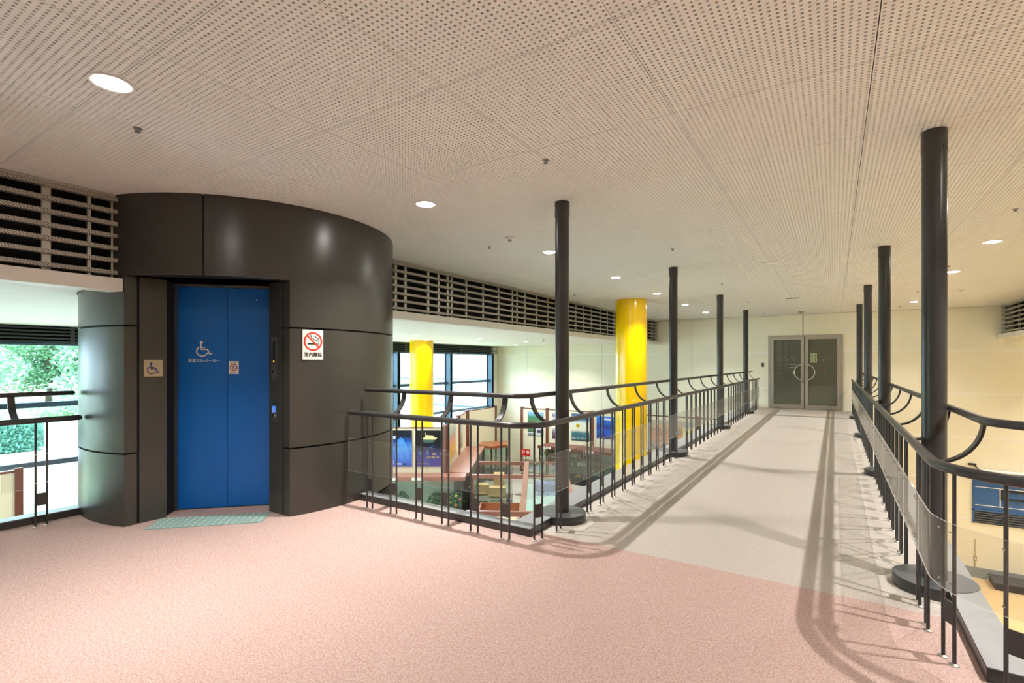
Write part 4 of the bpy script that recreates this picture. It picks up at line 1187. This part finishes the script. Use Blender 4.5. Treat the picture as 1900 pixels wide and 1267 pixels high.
# sunken wooden tray in front
tr = root('wooden_tray', (-5.38,8.76,LOW_L), R(30), 'open brown wooden tray with pale bottom inside the island rails', 'tray')
for nm,a in (('side',(-1.22,-1.17,0.35,3.3)),('side',(-0.16,-0.11,0.35,3.3)),('end',(-1.17,-0.16,0.35,0.40)),('end',(-1.17,-0.16,3.25,3.3))):
    b = MB(); b.box(*a,0.08,0.50); part(nm, b, M['orangewood'], tr)
b = MB(); b.box(-1.17,-0.16,0.40,3.25,0.08,0.14); part('bottom', b, M['linen'], tr)
for k in range(4):
    y = 0.6+0.62*k; b = MB(); b.prism([(-1.1,y),(-0.3,y+0.1),(-0.75,y+0.5)],0.141,0.146); part('sheet', b, M['paper'], tr)
b = MB(); b.box(-1.20,-0.13,0.5,3.2,0.0,0.08); part('plinth', b, M['black'], tr)
# showcase with kraft boxes
sc_ = root('glass_showcase', (-5.38,8.76,LOW_L), R(30), 'glass showcase on a black base holding kraft boxes', 'display case')
b = MB(); b.box(-1.45,-0.42,3.62,4.8,0.0,0.36); part('base', b, M['black'], sc_)
for a in ((-1.45,-0.42,3.62,3.628),(-1.45,-0.42,4.792,4.8),(-1.45,-1.442,3.62,4.8),(-0.428,-0.42,3.62,4.8)):
    b = MB(); b.box(*a,0.36,1.22); part('glass_side', b, M['caseglass'], sc_)
for k,(x,y,wd,h,l) in enumerate(((-1.25,4.2,0.34,0.42,'tall left kraft box on its display stand inside the glass showcase'),(-0.80,3.95,0.46,0.40,'wide right kraft display stand inside the glass showcase'),(-0.80,4.45,0.30,0.68,'tallest kraft carton at back of the glass showcase'))):
    o = Vector((-5.38,8.76,0))+Matrix.Rotation(R(30),3,'Z')@Vector((x,y,0))
    r = root('kraft_box', (o.x,o.y,LOW_L+0.361), R(30), l, 'box', 'kraft boxes in the showcase')
    b = MB(); b.box(-wd/2,wd/2,-0.14,0.14,0,h); part('body', b, M['kraft'], r)
    b = MB(); b.box(-wd/2+0.04,wd/2-0.04,-0.22,-0.14,h*0.45,h*0.45+0.015); part('ledge', b, M['kraft'], r)
    if k < 2:
        b = MB(); b.box(-wd/2-0.03,wd/2+0.03,-0.26,-0.25,0.0,0.14); part('name_card', b, M['paper'], r)
        if k == 1: lettering('(有)小野大', 0.08, M['ink'], r, (0,-0.262,0.075))
# red no smoking board
r = root('no_smoking_board', (-10.0,16.55,-2.19), 0, 'red board with white no smoking characters on a stand', 'sign')
b = MB(); b.box(-0.20,0.20,-0.012,0,0,0.24); part('board', b, M['signred'], r)
b = MB(); b.box(-0.205,0.205,-0.006,0.004,-0.008,0.248); part('rim', b, M['steel'], r)
lettering('禁 煙', 0.145, M['paper'], r, (0,-0.014,0.12), bold=0.004)
b = MB(); b.box(-0.015,0.015,0.004,0.02,LOW_L+2.19,0.1); b.box(-0.15,0.15,-0.1,0.12,LOW_L+2.19,LOW_L+2.21); part('stand', b, M['black'], r)
r = root('control_box', (-9.95,16.75,-2.75), 0, 'grey electrical control box below the red no smoking board', 'box')
b = MB(); b.box(-0.25,0.25,-0.10,0.10,0,0.42); part('body', b, M['fabric'], r)
b = MB(); b.box(-0.22,0.22,-0.105,-0.10,0.03,0.39); part('cover', b, M['plate'], r)
b = MB(); b.box(-0.06,0.06,-0.108,-0.105,0.22,0.26); part('name_plate', b, M['ink'], r)
# pieces shown in the long counter
def small(name, x, y, z, label, cat, builder, grp='objects in the far glass cabinets'):
    r = root(name, (x,y,z), 0, label, cat, grp); builder(r); return r
def f_boat(r):
    b = MB(); b.prism([(-0.3,-0.06),(0.22,-0.08),(0.34,0),(0.22,0.08),(-0.3,0.06)],0.0,0.10); part('hull', b, M['orangewood'], r)
    b = MB(); b.box(-0.18,0.05,-0.05,0.05,0.10,0.18); part('cabin', b, M['brown'], r)
def f_rocks(r):
    b = MB()
    for k in range(5): b.sphere((-0.14+0.07*k,0.03*(-1)**k,0.05+0.03*(k%2)),0.07,8,5)
    part('shell', b, M['paper'], r)
def f_red(r):
    b = MB(); b.sphere((0,0,0.10),0.16,12,7,0.6); part('body', b, M['red'], r)
    b = MB(); b.sphere((0.17,-0.05,0.08),0.05,8,5); b.sphere((-0.17,-0.05,0.08),0.05,8,5); part('claw', b, M['orange'], r)
def f_baskets(r):
    for k in range(2):
        b = MB(); b.lathe([(0.0,0.0),(0.07,0.0),(0.09,0.10),(0.075,0.11)],x=-0.1+0.2*k,n=14); part('basket', b, M['kraft'], r)
def f_tools(r):
    for k in range(6):
        b = MB(); b.box(-0.3+0.1*k,-0.26+0.1*k,-0.14,0.14,0,0.03); part('tool', b, (M['ink'],M['yprint'],M['orange'],M['ink'],M['bluegrey'],M['brown'])[k], r)
def f_frame(r):
    b = MB(); b.box(-0.2,0.2,-0.01,0.01,0,0.26); part('board', b, M['bluegrey'], r)
    b = MB(); b.box(-0.17,0.17,-0.014,-0.01,0.03,0.23); part('picture', b, mono, r)
def f_vase(r):
    b = MB(); b.lathe([(0.0,0.0),(0.05,0.0),(0.08,0.10),(0.04,0.20),(0.05,0.24)],n=16); part('vessel', b, M['kraft'], r)
def f_cards(r):
    for k in range(3):
        b = MB(); b.obox((-0.18+0.14*k,0,0),(0.09,0,0),(0,0.01,0),(0,0.03,0.07)); part('card', b, M['paleblue'], r)
Z0, Z1, Z2 = LOW_L+0.221, -2.291, -2.011
items = [('model_boat',-8.75,Z2,'brown wooden model boat on top shelf of far cabinet',f_boat,'model'),('model_boat',-8.7,Z1,'brown model boat on lower glass shelf of far cabinet',f_boat,'model'),
 ('white_shells',-7.55,Z1,'cluster of white shells in far glass cabinet',f_rocks,'shells'),('picture_board',-7.35,Z2,'small blue picture board in far glass cabinet',f_frame,'picture'),
 ('woven_baskets',-7.75,Z2,'pair of small straw baskets on top shelf of far cabinet',f_baskets,'baskets'),('craft_tools',-7.55,Z0,'row of coloured craft tools on floor of far cabinet',f_tools,'tools'),
 ('red_crab',-6.1,Z1,'red crab model in far glass cabinet by yellow pillar',f_red,'model'),('clay_vase',-6.75,Z1,'tan clay vase on lower shelf of far cabinet',f_vase,'vase'),
 ('clay_vase',-6.4,Z0,'tan clay vase on cabinet floor near red crab',f_vase,'vase'),('label_cards',-8.15,Z2,'pale label cards on top shelf of far cabinet',f_cards,'cards'),
 ('label_cards',-8.1,Z1,'pale label cards on lower shelf beside model boat',f_cards,'cards'),('label_cards',-6.6,Z2,'pale label cards on top shelf near yellow pillar',f_cards,'cards')]
for nm,x,z,l,fn,ct in items: small(nm, x, 16.36, z, l, ct, fn)
# potted fruit plant under the poster counter
def bush(r, n, rad, zc, m, leaf=0.06, seed=1):
    rnd = random.Random(seed); b = MB()
    for _ in range(n):
        while True:
            p = Vector((rnd.uniform(-1,1),rnd.uniform(-1,1),rnd.uniform(-1,1)))
            if 0.25 < p.length < 1: break
        c = Vector((p.x*rad,p.y*rad,zc+p.z*rad*0.8)); a = Vector((rnd.gauss(0,1),rnd.gauss(0,1),rnd.gauss(0,.6))).normalized(); q = a.orthogonal().normalized()*leaf*0.45
        e = a*leaf
        b.add([c-e,c+q,c+e,c-q],[(0,1,2,3)])
    part('foliage', b, m, r)
for k,(l,d,lb) in enumerate(((1.78,0.28,'leafy plant with orange fruit in the right end of poster counter'),(1.25,0.30,'small leafy plant in the middle of the poster counter case'))):
    q = la(l,d); r = root('potted_plant', (q[0],q[1],LOW_L+0.221), 0, lb, 'plant', 'plants in the poster counter')
    b = MB(); b.box(-0.17,0.17,-0.12,0.12,0,0.16); part('planter', b, M['brown'], r)
    bush(r, 260, 0.24, 0.36, M['green'], 0.07, 5+k)
    if k == 0:
        for j,(x,y,z) in enumerate(((0.1,-0.1,0.5),(0.2,-0.05,0.42),(0.0,-0.2,0.35),(0.14,-0.16,0.28),(-0.1,-0.16,0.46))):
            b = MB(); b.sphere((x,y,z),0.04,10,6); part('fruit', b, M['orange'] if j % 2 else M['yprint'], r)
q = la(0.35,0.3); r = root('white_flowers', (q[0],q[1],LOW_L+0.221), 0, 'low spray of green leaves in left end of poster counter', 'plant')
bush(r, 90, 0.16, 0.45, M['green'], 0.06, 9)
b = MB(); b.cyl(0,0,0,0.34,0.07,14,0.09); part('pot', b, M['paper'], r)

# ================================================================== OUTDOORS
b = MB(); b.box(-18.0,XWIN-0.2,-12,60,-1.7,-1.48); struct('ground_lawn', b, M['grass'])
b = MB(); b.box(-21.5,-18.0,-12,60,-1.7,-1.42); struct('ground_road', b, M['asphalt'])
b = MB(); b.box(-60,-22.3,-20,90,-1.7,-0.62); struct('ground_terrace', b, M['grass'])
b = MB(); b.prism([(-29,-14),(-26,-14),(-24,60),(-27,60)],-0.62,-0.59); struct('ground_path', b, M['asphalt'])
def leafcloud(b, c, r, n, leaf, rnd):
    for _ in range(n):
        p = Vector((rnd.gauss(0,1),rnd.gauss(0,1),rnd.gauss(0,1))).normalized()*(rnd.random()**0.4)
        q = Vector((c[0]+p.x*r[0],c[1]+p.y*r[1],c[2]+p.z*r[2])); a = Vector((rnd.gauss(0,1),rnd.gauss(0,1),rnd.gauss(0,.5))).normalized(); o = a.orthogonal().normalized()*leaf*0.5
        e = a*leaf
        b.add([q-e,q+o,q+e,q-o],[(0,1,2,3)])
def hedge(label, x0,x1,y0,y1,z0,z1, seed):
    r = root('hedge', ((x0+x1)/2,(y0+y1)/2,z0), 0, label, 'hedge')
    rnd = random.Random(seed); b = MB()
    b.box(x0+.1,x1-.1,y0+.1,y1-.1,z0,z1-0.1)
    for _ in range(int(5200)):
        f = rnd.random()
        q = Vector((x1+rnd.gauss(0,.05),rnd.uniform(y0,y1),rnd.uniform(z0,z1))) if f < .6 else Vector((rnd.uniform(x0,x1),rnd.uniform(y0,y1),z1+rnd.gauss(0,.04)))
        a = Vector((rnd.gauss(0,1),rnd.gauss(0,1),rnd.gauss(0,1))).normalized()*0.07; o = a.orthogonal().normalized()*0.045
        b.add([q-a,q+o,q+a,q-o],[(0,1,2,3)])
    part('foliage', b, M['hedge'], r, world=True)
hedge('clipped green hedge across the road beyond the left window', -22.6,-21.4,-2,5.45,-1.42,-0.56, 3)
r = root('garden_wall', (-21.9,7.55,-1.42), 0, 'pale concrete garden wall at the end of the hedge outside', 'wall')
b = MB(); b.box(-0.35,0.35,-2.05,2.6,0,0.86); part('wall_body', b, M['concrete'], r)
b = MB(); b.box(0.35,0.356,-2.05,2.6,0.66,0.672); b.box(0.35,0.356,-0.30,-0.285,0,0.86); b.box(0.35,0.356,1.2,1.215,0,0.86); part('joint_line', b, M['gjoint'], r)
rnd = random.Random(11)
trees = [(-30,1.5,6.0,'leafy tree just outside the left picture edge'),(-30,9.2,4.2,'small tree right behind the garden wall'),(-31,4.5,5.2,'broad pale green tree at the left edge of the window view'),(-33,8.6,5.8,'tall leafy tree in the middle of window view left of tower'),(-32,12.5,5.0,'leafy tree touching the tower edge in the window view'),(-38,6.5,7.0,'big tree standing behind the row of garden trees'),(-39,13.5,7.0,'big background tree behind the tower edge')]
for k,(x,y,h,l) in enumerate(trees):
    r = root('garden_tree', (x,y,-0.55), 0, l, 'tree', 'trees outside the window')
    b = MB(); b.tube([(0,0,-0.2),(0.05,0.02,h*0.3),(0.1,0.1,h*0.6)],0.14,8); part('trunk', b, M['bark'], r)
    b = MB()
    for j in range(20):
        a = rnd.uniform(0,2*pi); rr = rnd.uniform(0.3,2.3)
        leafcloud(b, (rr*cos(a),rr*sin(a),rnd.uniform(0.16,1.0)*h), (1.1,1.1,0.75), 520, 0.11, rnd)
    part('foliage', b, M['leaf'], r)
for j,(x,y) in enumerate(((-23.6,4.2),(-23.8,6.6),(-23.3,8.8))):
    r = root('garden_shrub', (x,y,-0.56), 0, ['low green shrub behind the hedge, left','rounded green shrub behind the garden wall','low pale shrub behind the garden wall, next to tower edge'][j], 'shrub', 'shrubs outside the window')
    b = MB(); leafcloud(b, (0,0,0.2), (0.8,0.9,0.3), 1500, 0.06, rnd); part('foliage', b, M['leaf'], r)
    b = MB(); b.tube([(0,0,0),(0,0,0.3)],0.04,6); part('stem', b, M['bark'], r)
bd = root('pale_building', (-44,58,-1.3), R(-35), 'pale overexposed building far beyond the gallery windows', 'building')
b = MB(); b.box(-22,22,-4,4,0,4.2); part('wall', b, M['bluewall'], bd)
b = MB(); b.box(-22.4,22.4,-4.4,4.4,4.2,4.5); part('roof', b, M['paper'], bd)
for k in range(14):
    b = MB(); b.box(-20+3*k,-18.4+3*k,-4.06,-4.0,1.3,2.9); f_ = part('window', b, M['paleblue'], bd)
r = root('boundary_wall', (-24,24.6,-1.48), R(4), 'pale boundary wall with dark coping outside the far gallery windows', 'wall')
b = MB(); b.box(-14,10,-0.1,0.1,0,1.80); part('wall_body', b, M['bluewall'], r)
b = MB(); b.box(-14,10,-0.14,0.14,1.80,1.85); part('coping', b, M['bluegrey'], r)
b = MB(); b.box(-14,10,-0.13,-0.1,0.10,0.16); part('base_line', b, M['bluegrey'], r)
